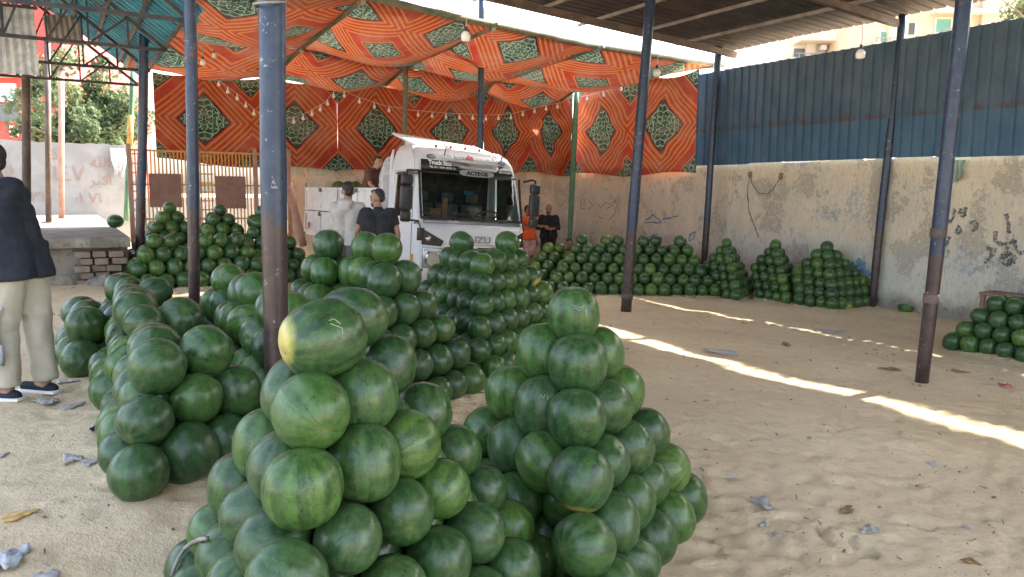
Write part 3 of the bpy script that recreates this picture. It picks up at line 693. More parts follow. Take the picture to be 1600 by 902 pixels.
# ------------------------------------------------------------------ red cloth canopy
def node(px, py, z): return at_z(px, py, z)
ZF, ZS, ZB = 5.0, 4.78, 4.45
front = [node(566, 0, ZF), node(769, 43, ZF), node(933, 76, ZF), node(1112, 103, ZF)]
dU = (front[-1] - front[0]) / 3
front = [front[0] - Uv * 3.0 - Vv * .2] + front
second = [node(471, 76, ZS), node(633, 106, ZS), node(772, 128, ZS), node(906, 136, ZS)]
second = [second[0] - Uv * 2.9] + second
back = []
for s_ in second:
    u, v = uv_of(s_); back.append(S(u - .1, 17.75, ZB))
def bambu(name, label, pts, r, mat, cat='beam', group=None, lash=()):
    pts = [Vector(p) for p in pts]; c = pts[0].copy(); t = thing(name, label, cat, c, 0, group); m = MB(); L = []
    rr = random.Random(int(c.x * 50)); 
    for a, b in zip(pts[:-1], pts[1:]):
        n = max(3, int((b - a).length / .35))
        for i in range(n): L.append(a + (b - a) * i / n - c + Vector((0, 0, rr.uniform(-.012, .012))))
    L.append(pts[-1] - c); m.tube(L, [r * rr.uniform(.9, 1.12) for _ in L], 10).build('pole_wood', mat, t, smooth=True)
    for q in lash:
        q = Vector(q) - c; mm = MB(); d = (pts[-1] - pts[0]).normalized(); a0 = d.cross(Vector((0, 0, 1))).normalized(); b0 = d.cross(a0)
        mm.tube([q + (a0 * cos(x) + b0 * sin(x)) * (r + .012) + d * (x / (2 * pi) - 2) * .018 for x in np.linspace(0, 8 * pi, 60)], .012, 5).build('lashing', MAT['rope'], t)
        tl = MB(); tl.tube([q - Vector((0, 0, r)), q + Vector((.01, .02, -r - .18))], .006, 5).build('lashing', MAT['rope'], t)
    return t
bm_grp = 'rough poles carrying the red cloth'
bambu('canopy_beam', 'long rough pole along the front edge of the red cloth roof', [front[0] + Vector((0, 0, .05))] + [p + Vector((0, 0, .05)) for p in front[1:]] + [front[-1] + Uv * .35 + Vector((0, 0, .05))], .062, MAT['bamboo'], lash=[p for p in front[1:]])
bambu('canopy_beam', 'long dark pole across the middle of the red cloth roof', [p + Vector((0, 0, .03)) for p in second], .05, MAT['bamboo'], lash=second[1:3])
nm = ['cross pole of the cloth roof nearest the left edge', 'cross pole of the cloth roof, second from left', 'cross pole of the cloth roof above the truck', 'cross pole of the cloth roof, second from right', 'cross pole at the right edge of the cloth roof']
for i in range(5):
    a, b = front[i], second[i]; bambu('canopy_beam', nm[i], [a - (b - a).normalized() * .2, b, back[i]], .042, MAT['bamboo'])
# uprights of the cloth roof
def upright(label, px0, py0, px1, py1, y, r, mat, z0=None):
    a = at_y(px0, py0, y); b = at_y(px1, py1, y)
    if z0 is not None: a = a + (b - a) * ((z0 - a.z) / (b.z - a.z))
    return bambu('support_pole', label, [a, b], r, mat, 'pole')
upright('thin rough pole standing behind the truck roof', 632, 212, 634, 108, 17.2, .055, MAT['bamboo'], .1)
upright('green pole against the back wall right of the standing men', 890, 378, 901, 140, 21.0, .075, MAT['green_pole'], 0)
def cloth_panel(name, label, c00, c10, c11, c01, uvr, sag, mat, nx=26, ny=26, seed=1, cat='canopy', ax=None, wr=.014, scal=0):
    rr = random.Random(seed); ph = [rr.uniform(0, 6) for _ in range(6)]; m = MB(); uvl = []
    o0 = c00.copy()
    for j in range(ny + 1):
        for i in range(nx + 1):
            s, t = i / nx, j / ny; p = c00 * (1 - s) * (1 - t) + c10 * s * (1 - t) + c11 * s * t + c01 * (1 - s) * t
            e = sin(pi * s) * sin(pi * t); p = p - Vector((0, 0, sag * (e ** .8) + scal * abs(sin(pi * s * 2)) * .0))
            w = wr * (sin(9 * s + 4 * t + ph[0]) + .7 * sin(17 * t - 6 * s + ph[1]) + .5 * sin(31 * (s + .6 * t) + ph[2])) * min(1, 6 * min(s, 1 - s, t, 1 - t) + .15)
            if ax is not None: p = p + Vector((0, 0, (1 - t) * .05 * sin(8 * s + ph[3]) - t * .10 * abs(sin(pi * s * 3 + ph[4] * .2))))
            p = p + (ax if ax is not None else Vector((0, 0, 1))) * w; m.v.append(tuple(p - o0))
            uvl.append((uvr[0] + (uvr[1] - uvr[0]) * s, uvr[2] + (uvr[3] - uvr[2]) * t))
    for j in range(ny):
        for i in range(nx): a = j * (nx + 1) + i; m.f.append((a, a + 1, a + nx + 2, a + nx + 1))
    o = m.build(name, mat, smooth=True, fixn=False); o.location = o0
    ul = o.data.uv_layers.new(name='pat')
    for lp in o.data.loops: ul.data[lp.index].uv = uvl[lp.vertex_index]
    return tag(o, label, cat)
rows = ['front row, ', 'back row, ']
who = ['leftmost panel', 'second panel from left', 'third panel from left', 'rightmost panel']
gapv = Vector((0, 0, -.01))
for i in range(4):
    g_ = Uv * .035
    cloth_panel('canopy_cloth', 'orange patterned canopy cloth, front row, ' + who[i], front[i] + g_, front[i + 1] - g_, second[i + 1] - g_ - Vv * .012, second[i] + g_ - Vv * .012, (.02 + i * .5, 1.35 + i * .5, .25, 2.2), .42, MAT['cloth'], seed=i)
    cloth_panel('canopy_cloth', 'orange patterned canopy cloth, back row, ' + who[i], second[i] + g_ + Vv * .012 + gapv, second[i + 1] - g_ + Vv * .012 + gapv, back[i + 1] - g_, back[i] + g_, (.3 + i * .5, 1.5 + i * .5, .1, 1.3), .36, MAT['cloth'], seed=i + 9)
# hung banners; corners by pixel on vertical planes
BP = 17.62
def hang(label, pl, cells, seed, planeL, planeR, wr=.05):
    (x0, yt0, yb0), (x1, yt1, yb1) = pl
    a = planeL(x0, yt0); b = planeR(x1, yt1); c = planeR(x1, yb1); d = planeL(x0, yb0)
    d.x, d.y = a.x, a.y; c.x, c.y = b.x, b.y
    d.z = planeL(x0, yb0).z; c.z = planeR(x1, yb1).z
    n = (b - a).cross(Vector((0, 0, 1))).normalized()
    return cloth_panel('hung_banner', label, d, c, b, a, (0, cells, .02, .98), .0, MAT['banner'], 60, 30, seed, 'banner', n, wr)
pb = lambda x, y: at_v(x, y, BP); ph_ = lambda x, y: at_v(x, y, BP - .05)
hang('wide red diamond banner hung above the metal gate at left', [(238, 108, 250), (526, 128, 268)], 2, 1, pb, pb)
hang('red diamond banner hung behind the truck cab', [(526, 128, 268), (756, 140, 270)], 2, 2, ph_, ph_)
hang('narrow gathered red banner left of the green pole', [(756, 135, 270), (895, 140, 273)], 2, 3, pb, pb, .09)
PR = WALL_U - .10
hang('red diamond banner hung on the right wall next to the blue sheets', [(899, 138, 273), (1094, 108, 272)], 2, 4, lambda x, y: at_u(x, y, PR), lambda x, y: at_u(x, y, PR), .06)
# strings of small bulbs
def string(label, pix, plane, nb, r=.035, group='strings of bulbs along the banners'):
    P = [plane(*p) for p in pix]; c = P[0].copy(); L = []
    for a, b in zip(P[:-1], P[1:]):
        for k in range(8): L.append(a + (b - a) * k / 8 - c)
    L.append(P[-1] - c); t = thing('string_lights', label, 'string lights', c); MB().tube(L, .006, 5).build('wire', MAT['cord'], t)
    tot = [0]
    for a, b in zip(L[:-1], L[1:]): tot.append(tot[-1] + (b - a).length)
    first = None
    for k in range(nb):
        d = tot[-1] * (k + .5) / nb; i = max(j for j in range(len(tot)) if tot[j] <= d); i = min(i, len(L) - 2); q = L[i] + (L[i + 1] - L[i]) * ((d - tot[i]) / max(1e-6, tot[i + 1] - tot[i]))
        if first is None:
            mm = MB(); mm.tube([(0, 0, 0), (0, 0, -.035)], .012, 8); mm.tube([(0, 0, -.035), (0, 0, -.06), (0, 0, -.10), (0, 0, -.13), (0, 0, -.14)], [.012, .02, .038, .034, .012], 10)
            first = mm.build('bulb', MAT['bulb'], t, smooth=True); first.location = q
        else:
            o = first.copy(); COL.objects.link(o); o.parent = t; o.location = q
    return t
ps = lambda x, y: at_v(x, y, 17.2)
string('string of small white bulbs drooping across the left banner', [(526, 138), (508, 160), (480, 176), (455, 185), (430, 186), (400, 174), (375, 150), (345, 128), (335, 118)], ps, 14)
string('string of small white bulbs running along banners behind the truck', [(526, 138), (560, 152), (600, 165), (640, 172), (700, 177), (760, 180), (800, 178), (845, 166), (880, 160)], ps, 17)
string('short string of bulbs along the top of the right wall banner', [(905, 152), (935, 146), (965, 136), (985, 130)], lambda x, y: at_u(x, y, PR - .25), 3)
def lone_bulb(label, px, py0, py1, y, big=1.0):
    a = at_y(px, py0, y); b = at_y(px, py1, y); t = thing('hanging_bulb', label, 'lamp', a, 0, None); L = (a - b).length
    MB().tube([(0, 0, 0), (.01, 0, -L * .5), (0, 0, -L + .14 * big)], .006, 6).build('flex', MAT['cord'], t)
    MB().tube([(0, 0, -L + .15 * big), (0, 0, -L + .09 * big)], .02 * big, 10).build('lamp_holder', MAT['black'], t)
    MB().tube([(0, 0, -L + .09 * big), (0, 0, -L + .07 * big), (0, 0, -L + .03 * big), (0, 0, -L - .03 * big), (0, 0, -L - .045 * big)], [.025 * big, .05 * big, .065 * big, .062 * big, .03 * big], 14).build('bulb', MAT['bulb'], t, smooth=True)
lone_bulb('white bulb hanging left of the thin blue pole above the truck', 728, -6, 60, 10.5)
lone_bulb('white bulb hanging right of the leaning middle pole', 1028, 66, 116, 13.2)
lone_bulb('white bulb hanging before the blue sheets near the roof edge', 1348, 32, 87, 11.0)
lone_bulb('small bulb on a long cord left of the grey blue pole', 314, 20, 99, 14.5, .8)
lone_bulb('small bulb on a long cord right of the grey blue pole', 332, 15, 88, 14.5, .7)

# ------------------------------------------------------------------ left side: slab, wall, shed
pe = at_y(203, 371, 12.4); su, sv = uv_of(pe); SLABZ = 1.2
slab = thing('concrete_platform', 'broken concrete platform with a crumbling brick edge at left', 'platform', S(su, sv, 0), ANG)
m = MB(); rr = random.Random(4); n = 40; A = []
for i in range(n + 1): A.append((-16 * (i / n) ** 1.6, rr.uniform(-.05, .05) - (.08 if i % 5 == 0 else 0)))
poly = [(x, y) for x, y in A] + [(-16, 12), (0, 12)]
m.prism(poly, 2, SLABZ - .17, SLABZ); m.build('slab', MAT['concrete'], slab, bevel=.02)
m = MB()
for r_ in range(8):
    z = .12 + r_ * .115; x = -.05 - (.06 if r_ % 2 else 0)
    while x > -2.0:
        if not (x < -.75 and x > -1.8 and r_ > 3) and rr.random() > .07: m.box((x - .12 + rr.uniform(-.02, .02), .13 + rr.uniform(-.06, .06), z), (.215 * rr.uniform(.8, 1.05), .22, .10), rr.uniform(-.12, .12))
        x -= .24
m.build('brick_edge', MAT['brick'], slab, bevel=.008, seg=1)
m = MB(); m.bx(-16, -.02, .25, 12, -.1, SLABZ - .175); m.build('fill', MAT['concrete'], slab)
m = MB()
for k in range(26): m.ball((-rr.uniform(.0, 3.2), rr.uniform(-.25, .1), .42 + rr.uniform(-.05, .1)), (rr.uniform(.08, .26), rr.uniform(.08, .2), rr.uniform(.05, .16)), 8, 5)
m.build('rubble', MAT['concrete'], slab)
# white wall beyond the platform
wl_p = at_z(100, 336, SLABZ); wv = uv_of(wl_p)[1]; wu1 = uv_of(at_v(192, 335, wv))[0]
WT = at_v(30, 219, wv).z
rough_wall('yard_wall', 'whitewashed wall with red handwriting beyond the left platform', 'u', wv, wu1 - 12, wu1 + .35, .25, .3, WT, MAT['white_wall'], .05)
def wall_text(label, body, px, py, size, mat, v, name='graffiti', extra=(), wide=1.0, bold=0.0):
    p = at_v(px, py, v - .012); t = thing(name, label, 'graffiti', p, ANG)
    text(body, size, mat, t, Matrix.Rotation(pi / 2, 4, 'X'), ext=.002, width=wide, bold=bold)
    for (b2_, dx, dz, s2) in extra: text(b2_, s2, mat, t, Matrix.Translation((dx, 0, dz)) @ Matrix.Rotation(pi / 2, 4, 'X'), ext=.002, width=wide, bold=bold)
wall_text('red Arabic words and numerals written on the whitewashed wall', '\ufeea\ufee0\ufedf\ufe8d', 157, 262, .42, MAT['graf_red'], wv, extra=[('\ufeae\ufe92\ufedb\ufe8d', 0, -.50, .42), ('\u0661\u0664\u0667', -.80, -.40, .62), ('\u0660\u0665 0', -2.1, -.25, .5), ('\u0660\u0661 \u0667\u0661', -.35, -1.02, .42), ('\u0661\u0663\u0661\u0661', -1.6, -1.0, .42), ('\ufedb', -1.1, .2, .5)])
wall_text('pale green painted numerals on the wall above the truck bed', '\u0661\u0661\u0662\u0663\u0664\u0665 \u0667\u0668', 500, 275, .34, MAT['graf_green'], BV, extra=[('\u0662\u0665 \u0660\u0661\u0661', .1, -.36, .34)])
rag('rag', 'grey white cloth thrown over the end of the whitewashed wall', 'cloth', at_v(184, 232, wv - .12), .42, .75, MAT['rag_white'], Uv, 6)
# shed posts
def shed_post(label, x0, y0, x1, y1, depth, r, mat, z0):
    a = at_y(x0, y0, depth); b = at_y(x1, y1, depth); a = a + (b - a) * ((z0 - a.z) / (b.z - a.z)); t = thing('shed_post', label, 'post', a)
    MB().tube([(0, 0, 0), (b - a) * .5, b - a], r, 16).build('shaft', mat, t, smooth=True); MB().box((0, 0, .01), (r * 3.4, r * 3.4, .02)).build('foot_plate', MAT['steel'], t)
    MB().box(tuple(b - a), (r * 3.2, r * 3.2, .03)).build('head_plate', MAT['steel'], t); return t
shed_post('thick brown shed post behind the man at the left edge', 42, 350, 40, -6, 13.6, .07, MAT['steel'], SLABZ)
shed_post('brown shed post in the middle of the left platform', 76, 347, 74, 62, 17.0, .062, MAT['steel'], SLABZ)
shed_post('thin pale brown shed post farthest back on the platform', 96, 340, 96, 108, 19.4, .068, MAT['pink_wood'], SLABZ)
gp = bambu('support_pole', 'green and yellow pole at the end of the whitewashed wall', [at_y(197, 345, 17.0), at_y(208, 112, 17.0)], .055, MAT['green_pole'], 'pole')
mm = MB(); a = at_y(202.7, 228, 17.0) - gp.location; b = at_y(204.7, 180, 17.0) - gp.location; mm.tube([a, b], .062, 12).build('yellow_band', MAT['card'], gp, smooth=True)
# shed roof
EU, EZ, RU, RZ = 1.72, 4.3, -.55, 5.95
shed = thing('truss_roof', 'small pitched shed roof of teal sheets on dark trusses, top left', 'roof', S(0, 15, 0), ANG)
m = MB(); prof = []; y = -4.3
while y < 3.4: prof += [(y, 0), (y + .12, 0), (y + .15, .045), (y + .22, .045)]; y += .25
for (yy, d) in prof:
    e = random.Random(int((yy + 9) / .9)).uniform(-.12, .12)
    for t in (0, .5, 1): m.v.append((RU + (EU + e - RU) * t, yy, RZ + (EZ - RZ) * t * (1 + e / 2.3) + d))
for j in range(len(prof) - 1):
    for i in range(2): a = j * 3 + i; m.f.append((a, a + 1, a + 4, a + 3))
o = m.build('right_slope', MAT['teal'], shed, fixn=False); o.modifiers.new('s', 'SOLIDIFY').thickness = .006
m = MB(); 
for (yy, d) in prof:
    for t in (0, 1): m.v.append((RU - .02 + (-3.2 - RU) * t, yy, RZ + (EZ - RZ) * t * 1.1 + d))
for j in range(len(prof) - 1): a = j * 2; m.f.append((a, a + 1, a + 3, a + 2))
o = m.build('left_slope', MAT['steel_light'], shed, fixn=False); o.modifiers.new('s', 'SOLIDIFY').thickness = .006
for yy in (-4.1, -1.6, .9, 3.2):
    t = MB(); A0 = (-2.9, yy, 4.15); B0 = (1.6, yy, 4.15); T0 = (RU, yy, RZ - .06)
    t.bar(A0, B0, .05); t.bar(A0, T0, .05); t.bar(B0, T0, .05); t.bar((RU, yy, 4.15), T0, .04)
    for k in range(1, 4):
        f = k / 4; x = RU + (1.6 - RU) * f; z = RZ - .06 + (4.15 - RZ + .06) * f; t.bar((x, yy, 4.15), (x, yy, z), .03); x2 = RU + (1.6 - RU) * (f - .25); t.bar((x2, yy, 4.15), (x, yy, z), .03)
        x = RU + (-2.9 - RU) * f; t.bar((x, yy, 4.15), (x, yy, z), .03); x2 = RU + (-2.9 - RU) * (f - .25); t.bar((x2, yy, 4.15), (x, yy, z), .03)
    t.build('truss', MAT['dark_steel'], shed)
for k in range(6):
    f = (k + .4) / 5.6; x = RU + (EU - RU) * f; z = RZ + (EZ - RZ) * f - .05; MB().bar((x, -4.3, z), (x, 3.35, z), .05).build('purlin', MAT['dark_steel'], shed)
# loose pale sheets hanging at the left frame edge
ws = thing('hanging_sheet', 'pale metal sheet hanging at the far left under the shed', 'sheet', at_y(12, 60, 11.5), ANG)
m = MB()
for i in range(15):
    x = -.35 + i * .05; d = .02 if i % 2 else 0
    m.v.append((x, d, .45)); m.v.append((x + .02, d, -.5))
for i in range(14): a = 2 * i; m.f.append((a, a + 2, a + 3, a + 1))
o = m.build('sheet_metal', MAT['rag_white'], ws, fixn=False); o.modifiers.new('s', 'SOLIDIFY').thickness = .008
MB().bar((-.4, 0, .47), (.4, 0, .47), .04).build('hanger_rail', MAT['dark_steel'], ws)
sp = thing('spotlight_canopy', 'ribbed grey metal hood hanging under the shed truss', 'hood', at_y(97, 47, 15.0), ANG)
m = MB()
for i in range(13):
    x = -.30 + i * .05; d = .03 if i % 2 else 0
    m.v.append((x, -.1 - d, .28 - abs(x) * .25)); m.v.append((x + .05, .1 - d, -.25))
for i in range(12): a = 2 * i; m.f.append((a, a + 2, a + 3, a + 1))
o = m.build('hood_metal', MAT['steel_light'], sp, fixn=False); o.modifiers.new('s', 'SOLIDIFY').thickness = .01
MB().bar((0, 0, .2), (0, 0, .75), .03).build('hanger', MAT['dark_steel'], sp)

# gate at the back left
ga = at_v(204, 300, BV - .3); gb_ = at_v(452, 300, BV - .3); gu0, gu1 = uv_of(ga)[0], uv_of(gb_)[0]; GB, GT = .35, at_v(300, 236, BV - .3).z
gate = thing('bar_gate', 'yellow barred metal gate with brown panels at the back left', 'gate', S(gu0, BV - .3, 0), ANG); W_ = gu1 - gu0
m = MB()
for x in (0, W_ * .37, W_ * .40, W_ * .77, W_): m.bx(x - .04, x + .04, -.04, .04, GB - .2, GT + .1)
m.build('gate_post', MAT['pink_wood'], gate)
m = MB(); n = 44
for i in range(n):
    x = W_ * (i + .5) / n; m.bx(x - .014, x + .014, -.012, .012, GB + .6 if i % 2 else GB, GT)
for z in (GB + .02, GB + .62, GB + 1.0, GT - .72, GT - .02): m.bx(0, W_, -.02, .02, z - .02, z + .02)
for z in np.linspace(GB + .62, GT - .1, 10):
    for (a, b) in ((.0, .07), (.41, .5), (.88, .98)): m.bx(W_ * a, W_ * b, -.018, .018, z - .013, z + .013)
m.build('bars', MAT['yellow_bar'], gate)
for (x0, x1, y0, y1) in ((232, 285, 271, 324), (336, 385, 275, 326)):
    a = at_v(x0, y0, BV - .36); b = at_v(x1, y1, BV - .36); ua, ub = uv_of(a)[0] - gu0, uv_of(b)[0] - gu0
    MB().bx(ua, ub, -.065, -.05, b.z, a.z).build('panel', MAT['rust_panel'], gate)
# leaning plank
lp = bambu('leaning_plank', 'pink faded timber leaning against the wall behind the truck', [at_v(474, 384, BV - 1.0), at_v(446, 272, BV - .1)], .085, MAT['pink_wood'], 'plank')

# street beyond the gate: low white wall and dark stalls
wall_thing('street_wall', 'pale low street wall seen through the gate bars', -9, 6, 27.0, 27.25, 0, 1.7, MAT['white_wall'])

# ------------------------------------------------------------------ buildings
def facade_block(name, label, px0, px1, ztop, y, depth, mat, spec, rz=0, cat='building'):
    a = at_y(px0, 60, y); b = at_y(px1, 60, y); w = b.x - a.x; t = thing(name, label, cat, ((a.x + b.x) / 2, y, 0), rz)
    MB().bx(-w / 2, w / 2, 0, depth, -.3, ztop).build('wall', mat, t); MB().bx(-w / 2 - .15, w / 2 + .15, -.15, depth + .15, ztop, ztop + .3).build('roof', MAT['cream'], t)
    cx = (a.x + b.x) / 2
    for (kind, x0, y0, x1, y1) in spec:
        p = at_y(x0, y0, y); q = at_y(x1, y1, y); X0, X1 = p.x - cx, q.x - cx; Z1, Z0 = p.z, q.z
        if kind == 'w' or kind == 's':
            f = MB(); f.bx(X0 - .08, X1 + .08, -.05, .02, Z1, Z1 + .08); f.bx(X0 - .08, X1 + .08, -.07, .02, Z0 - .08, Z0); f.bx(X0 - .08, X0, -.05, .02, Z0, Z1); f.bx(X1, X1 + .08, -.05, .02, Z0, Z1)
            fo = f.build('window', MAT['cream'], t); MB().bx(X0, X1, -.02, .015, Z0, Z1).build('shutter' if kind == 's' else 'pane', MAT['shutter'] if kind == 's' else MAT['pane'], fo)
        elif kind == 'b':
            f = MB(); f.bx(X0, X1, -1.2, -.003, Z0 - .15, Z0); f.bx(X0, X1, -1.2, -1.1, Z0, Z1); f.bx(X0, X0 + .1, -1.1, -.003, Z0, Z1); f.bx(X1 - .1, X1, -1.1, -.003, Z0, Z1); fo = f.build('balcony', mat, t)
            r_ = MB(); r_.bx(X0, X1, -1.18, -1.12, Z1 + .18, Z1 + .22)
            k = X0
            while k < X1: r_.bx(k, k + .03, -1.17, -1.13, Z1 + .002, Z1 + .19); k += .3
            r_.build('railing', MAT['steel_light'], fo)
        elif kind == 'a': MB().bx(X0, X1, -.4, -.01, Z0, Z1).build('air_conditioner', MAT['letter_white'], t, bevel=.02)
        elif kind == 'p': MB().bx(X0, X1, -.25, -.004, -.3, ztop - .1).build('pier', mat, t)
        elif kind == 'd': MB().bx(X0, X1, -.6, -.004, Z0, Z1).build('ledge', MAT['cream'], t)
    return t
facade_block('apartment_block', 'cream apartment block with balconies and an air conditioner behind the fence', 1216, 1345, 16, 40, 10, MAT['cream'],
             [('w', 1240, 76, 1264, 96), ('a', 1279, 72, 1287, 80), ('w', 1290, 76, 1308, 88), ('b', 1226, 96, 1310, 104), ('b', 1240, 52, 1318, 66), ('w', 1262, 40, 1276, 50), ('p', 1262, 0, 1270, 90), ('p', 1322, 0, 1332, 90)], .0)
facade_block('apartment_block', 'beige apartment block with green shutters at the upper right', 1347, 1700, 17, 36, 12, MAT['beige'],
             [('s', 1376, 50, 1389, 70), ('w', 1418, 36, 1428, 55), ('s', 1463, 30, 1484, 51), ('s', 1562, 32, 1569, 48), ('w', 1570, 34, 1577, 48), ('b', 1350, 74, 1392, 84), ('b', 1450, 60, 1500, 70), ('p', 1388, 0, 1412, 90), ('d', 1452, 18, 1560, 25), ('p', 1530, 30, 1548, 90)], .0)
facade_block('brick_house', 'distant red brick house just left of the cream block', 1188, 1217, 8.6, 48, 8, MAT['brickred'], [('w', 1196, 92, 1204, 104)])
facade_block('cream_house', 'low cream house behind the corner of the yard', 1120, 1186, 7.9, 50, 8, MAT['cream'], [('w', 1132, 92, 1142, 104), ('b', 1140, 96, 1180, 104)])
rs_b = facade_block('shop_building', 'red shop building with a blue and white sign beyond the tree', -140, 96, 15, 34, 8, MAT['redshop'], [('d', -100, 118, 60, 122)])
cxx = rs_b.location.x
def on_fac(x, y, Y=34): p = at_y(x, y, Y); return p.x - cxx, p.z
a = on_fac(-60, 130); b = on_fac(28, 160); MB().bx(a[0], b[0], -.1, -.004, b[1], a[1]).build('blue_sign', worn('pale_blue_sign', (.35, .52, .66), (.50, .66, .78), 2, .4), rs_b)
a = on_fac(-60, 162); b = on_fac(32, 190); MB().bx(a[0], b[0], -.1, -.004, b[1], a[1]).build('shop_window', MAT['pane'], rs_b)
a = on_fac(17, 197); b = on_fac(30, 214); lg = MB().bx(a[0], b[0], -.12, -.004, b[1], a[1]).build('logo_panel', MAT['letter_white'], rs_b)
xm = (a[0] + b[0]) / 2; hh = a[1] - b[1]; mm = MB(); mm.prism([(xm - .15, b[1] + .1), (xm + .15, b[1] + .1), (xm + .03, a[1] - .08), (xm - .03, a[1] - .08)], 1, -.14, -.125); mm.build('logo_mark', MAT['letter_black'], lg)

# ------------------------------------------------------------------ trees
def tree(label, base, height, spread, nleaf, seed, trunk_r=.16, crown0=.25, leaf=.16):
    rr = np.random.RandomState(seed); t = thing('broadleaf_tree', label, 'tree', base); m = MB(); tips = []
    def branch(p, d, L, r, lev):
        pts = [p]; q = p.copy(); dd = d.copy()
        for i in range(4):
            dd = (dd + Vector(rr.uniform(-.25, .25, 3))).normalized(); q = q + dd * L / 4; pts.append(q.copy())
        m.tube(pts, [r * (1 - .16 * i) for i in range(5)], 7, False)
        if lev >= 2: tips.extend(pts[2:])
        else:
            for k in range(5 if lev == 0 else 4):
                a = rr.uniform(0, 2 * pi); nd = (dd * .5 + Vector((cos(a), sin(a), rr.uniform(.1, .8)))).normalized(); branch(pts[rr.randint(2, 5)], nd, L * .62, r * .5, lev + 1)
        tips.append(q)
    branch(Vector((0, 0, 0)), Vector((0, 0, 1)), height * .5, trunk_r, 0); m.build('trunk', MAT['bark'], t, smooth=True)
    cl = []
    for tp in tips: cl.append(Vector((tp.x * spread / (height * .42), tp.y * spread / (height * .42), tp.z)))
    for k in range(len(tips) // 2):
        a = rr.uniform(0, 2 * pi); r_ = spread * sqrt(rr.uniform(.1, 1)); z = height * (crown0 + (1 - crown0) * rr.uniform(0, 1)); lim = sqrt(max(.05, 1 - ((z / height - (crown0 + 1) / 2) / ((1 - crown0) / 2)) ** 2)); cl.append(Vector((cos(a) * r_ * lim, sin(a) * r_ * lim, z)))
    C_ = np.array([tuple(c) for c in cl]); pick = rr.randint(0, len(C_), nleaf); rad = rr.uniform(.25, .75, len(C_)) * spread / 2.6
    dirs = rr.normal(size=(nleaf, 3)); dirs /= np.linalg.norm(dirs, axis=1)[:, None]; P = C_[pick] + dirs * (rad[pick] * rr.uniform(.45, 1, nleaf))[:, None]
    a = rr.normal(size=(nleaf, 3)); a /= np.linalg.norm(a, axis=1)[:, None]; b = np.cross(a, rr.normal(size=(nleaf, 3))); b /= np.linalg.norm(b, axis=1)[:, None]
    s = leaf * rr.uniform(.6, 1.3, nleaf)[:, None]
    V = np.stack([P - a * s, P - b * s * .45, P + a * s, P + b * s * .45], 1).reshape(-1, 3); Q = np.arange(nleaf * 4).reshape(-1, 4)
    me = np_mesh('crown', V, Q, False); ul = me.uv_layers.new(name='rnd'); cr = rr.uniform(0, 1, len(C_)); v = np.clip(cr[pick] * .6 + rr.uniform(0, .4, nleaf), 0, 1)
    ul.data.foreach_set('uv', np.stack([np.repeat(v, 4), np.zeros(nleaf * 4)], 1).astype('f').ravel()); me.materials.append(MAT['leaf'])
    o = bpy.data.objects.new('crown', me); COL.objects.link(o); o.parent = t; return t
tb = at_y(118, 240, 26); tree('round grey green tree behind the whitewashed wall', (tb.x, 27, 0), 6.6, 1.95, 14000, 5, leaf=.11, crown0=.38)
tb = at_y(60, 240, 30); tree('darker tree partly behind the first, by the red shop', (tb.x, 31, 0), 6.2, 1.7, 6000, 8, leaf=.12, crown0=.4)
tb = at_y(1598, 30, 30); tree('small bright tree beside the beige block at the top right corner', (tb.x + 1.2, 31, 0), 10.8, 1.6, 5000, 11, leaf=.13, crown0=.55)
# ------------------------------------------------------------------ the melons
def melon_geom(seed, n, m):
    rr = random.Random(seed); c = rr.uniform(.96, 1.10); a = (1 / c) ** .4; c = c * a * 1.0; sq = rr.uniform(2.0, 2.35); ph = rr.uniform(0, 6); V = []; UVp = []; skew = rr.uniform(-.05, .05)
    for j in range(m + 1):
        th = -pi / 2 + pi * j / m
        for i in range(n + 1):
            f = 2 * pi * i / n; x = cos(th) * cos(f); y = cos(th) * sin(f); z = sin(th)
            k = (abs(cos(th)) ** sq + abs(z) ** sq) ** (-1 / sq); k = k * .5 * (1 + .006 * cos(10 * f) * cos(th)) * (1 + .02 * sin(2 * f + ph) * cos(th))
            dim = .035 * math.exp(-((pi / 2 - abs(th)) / .16) ** 2); V.append((x * k * a * (1 + skew * z), y * k * a * (1 + skew * z), z * (k - dim * .5) * c)); UVp.append((i / n, j / m))
    V = np.array(V); Q = []
    for j in range(m):
        for i in range(n): q = j * (n + 1) + i; Q.append((q, q + 1, q + n + 2, q + n + 1))
    return V, np.array(Q), np.array(UVp), (a, c, sq)
def finish_melon(me, loc, uvp, rnd):
    li = np.zeros(len(me.loops), 'i'); me.loops.foreach_get('vertex_index', li)
    u = me.uv_layers.new(name='mel'); u.data.foreach_set('uv', uvp[li].astype('f').ravel())
    u2 = me.uv_layers.new(name='rnd'); u2.data.foreach_set('uv', np.stack([rnd[li], np.zeros(len(li))], 1).astype('f').ravel())
    at = me.attributes.new('loc', 'FLOAT_VECTOR', 'POINT'); at.data.foreach_set('vector', loc.astype('f').ravel()); me.materials.append(MAT['melon'])
VAR = []
for s in range(14):
    V, Q, UVp, par = melon_geom(s, 48, 30); me = np_mesh('watermelon', V * .5 / .5, Q); finish_melon(me, V, UVp, np.zeros(len(V))); VAR.append((me, par))
items = []
for name, L in HEAPS:
    for p, d, t in L: items.append([name, p, d, t])
RW, RH = 800, 451; buf = -np.ones((RH, RW), 'i'); order = sorted(range(len(items)), key=lambda i: -project(items[i][1])[2])
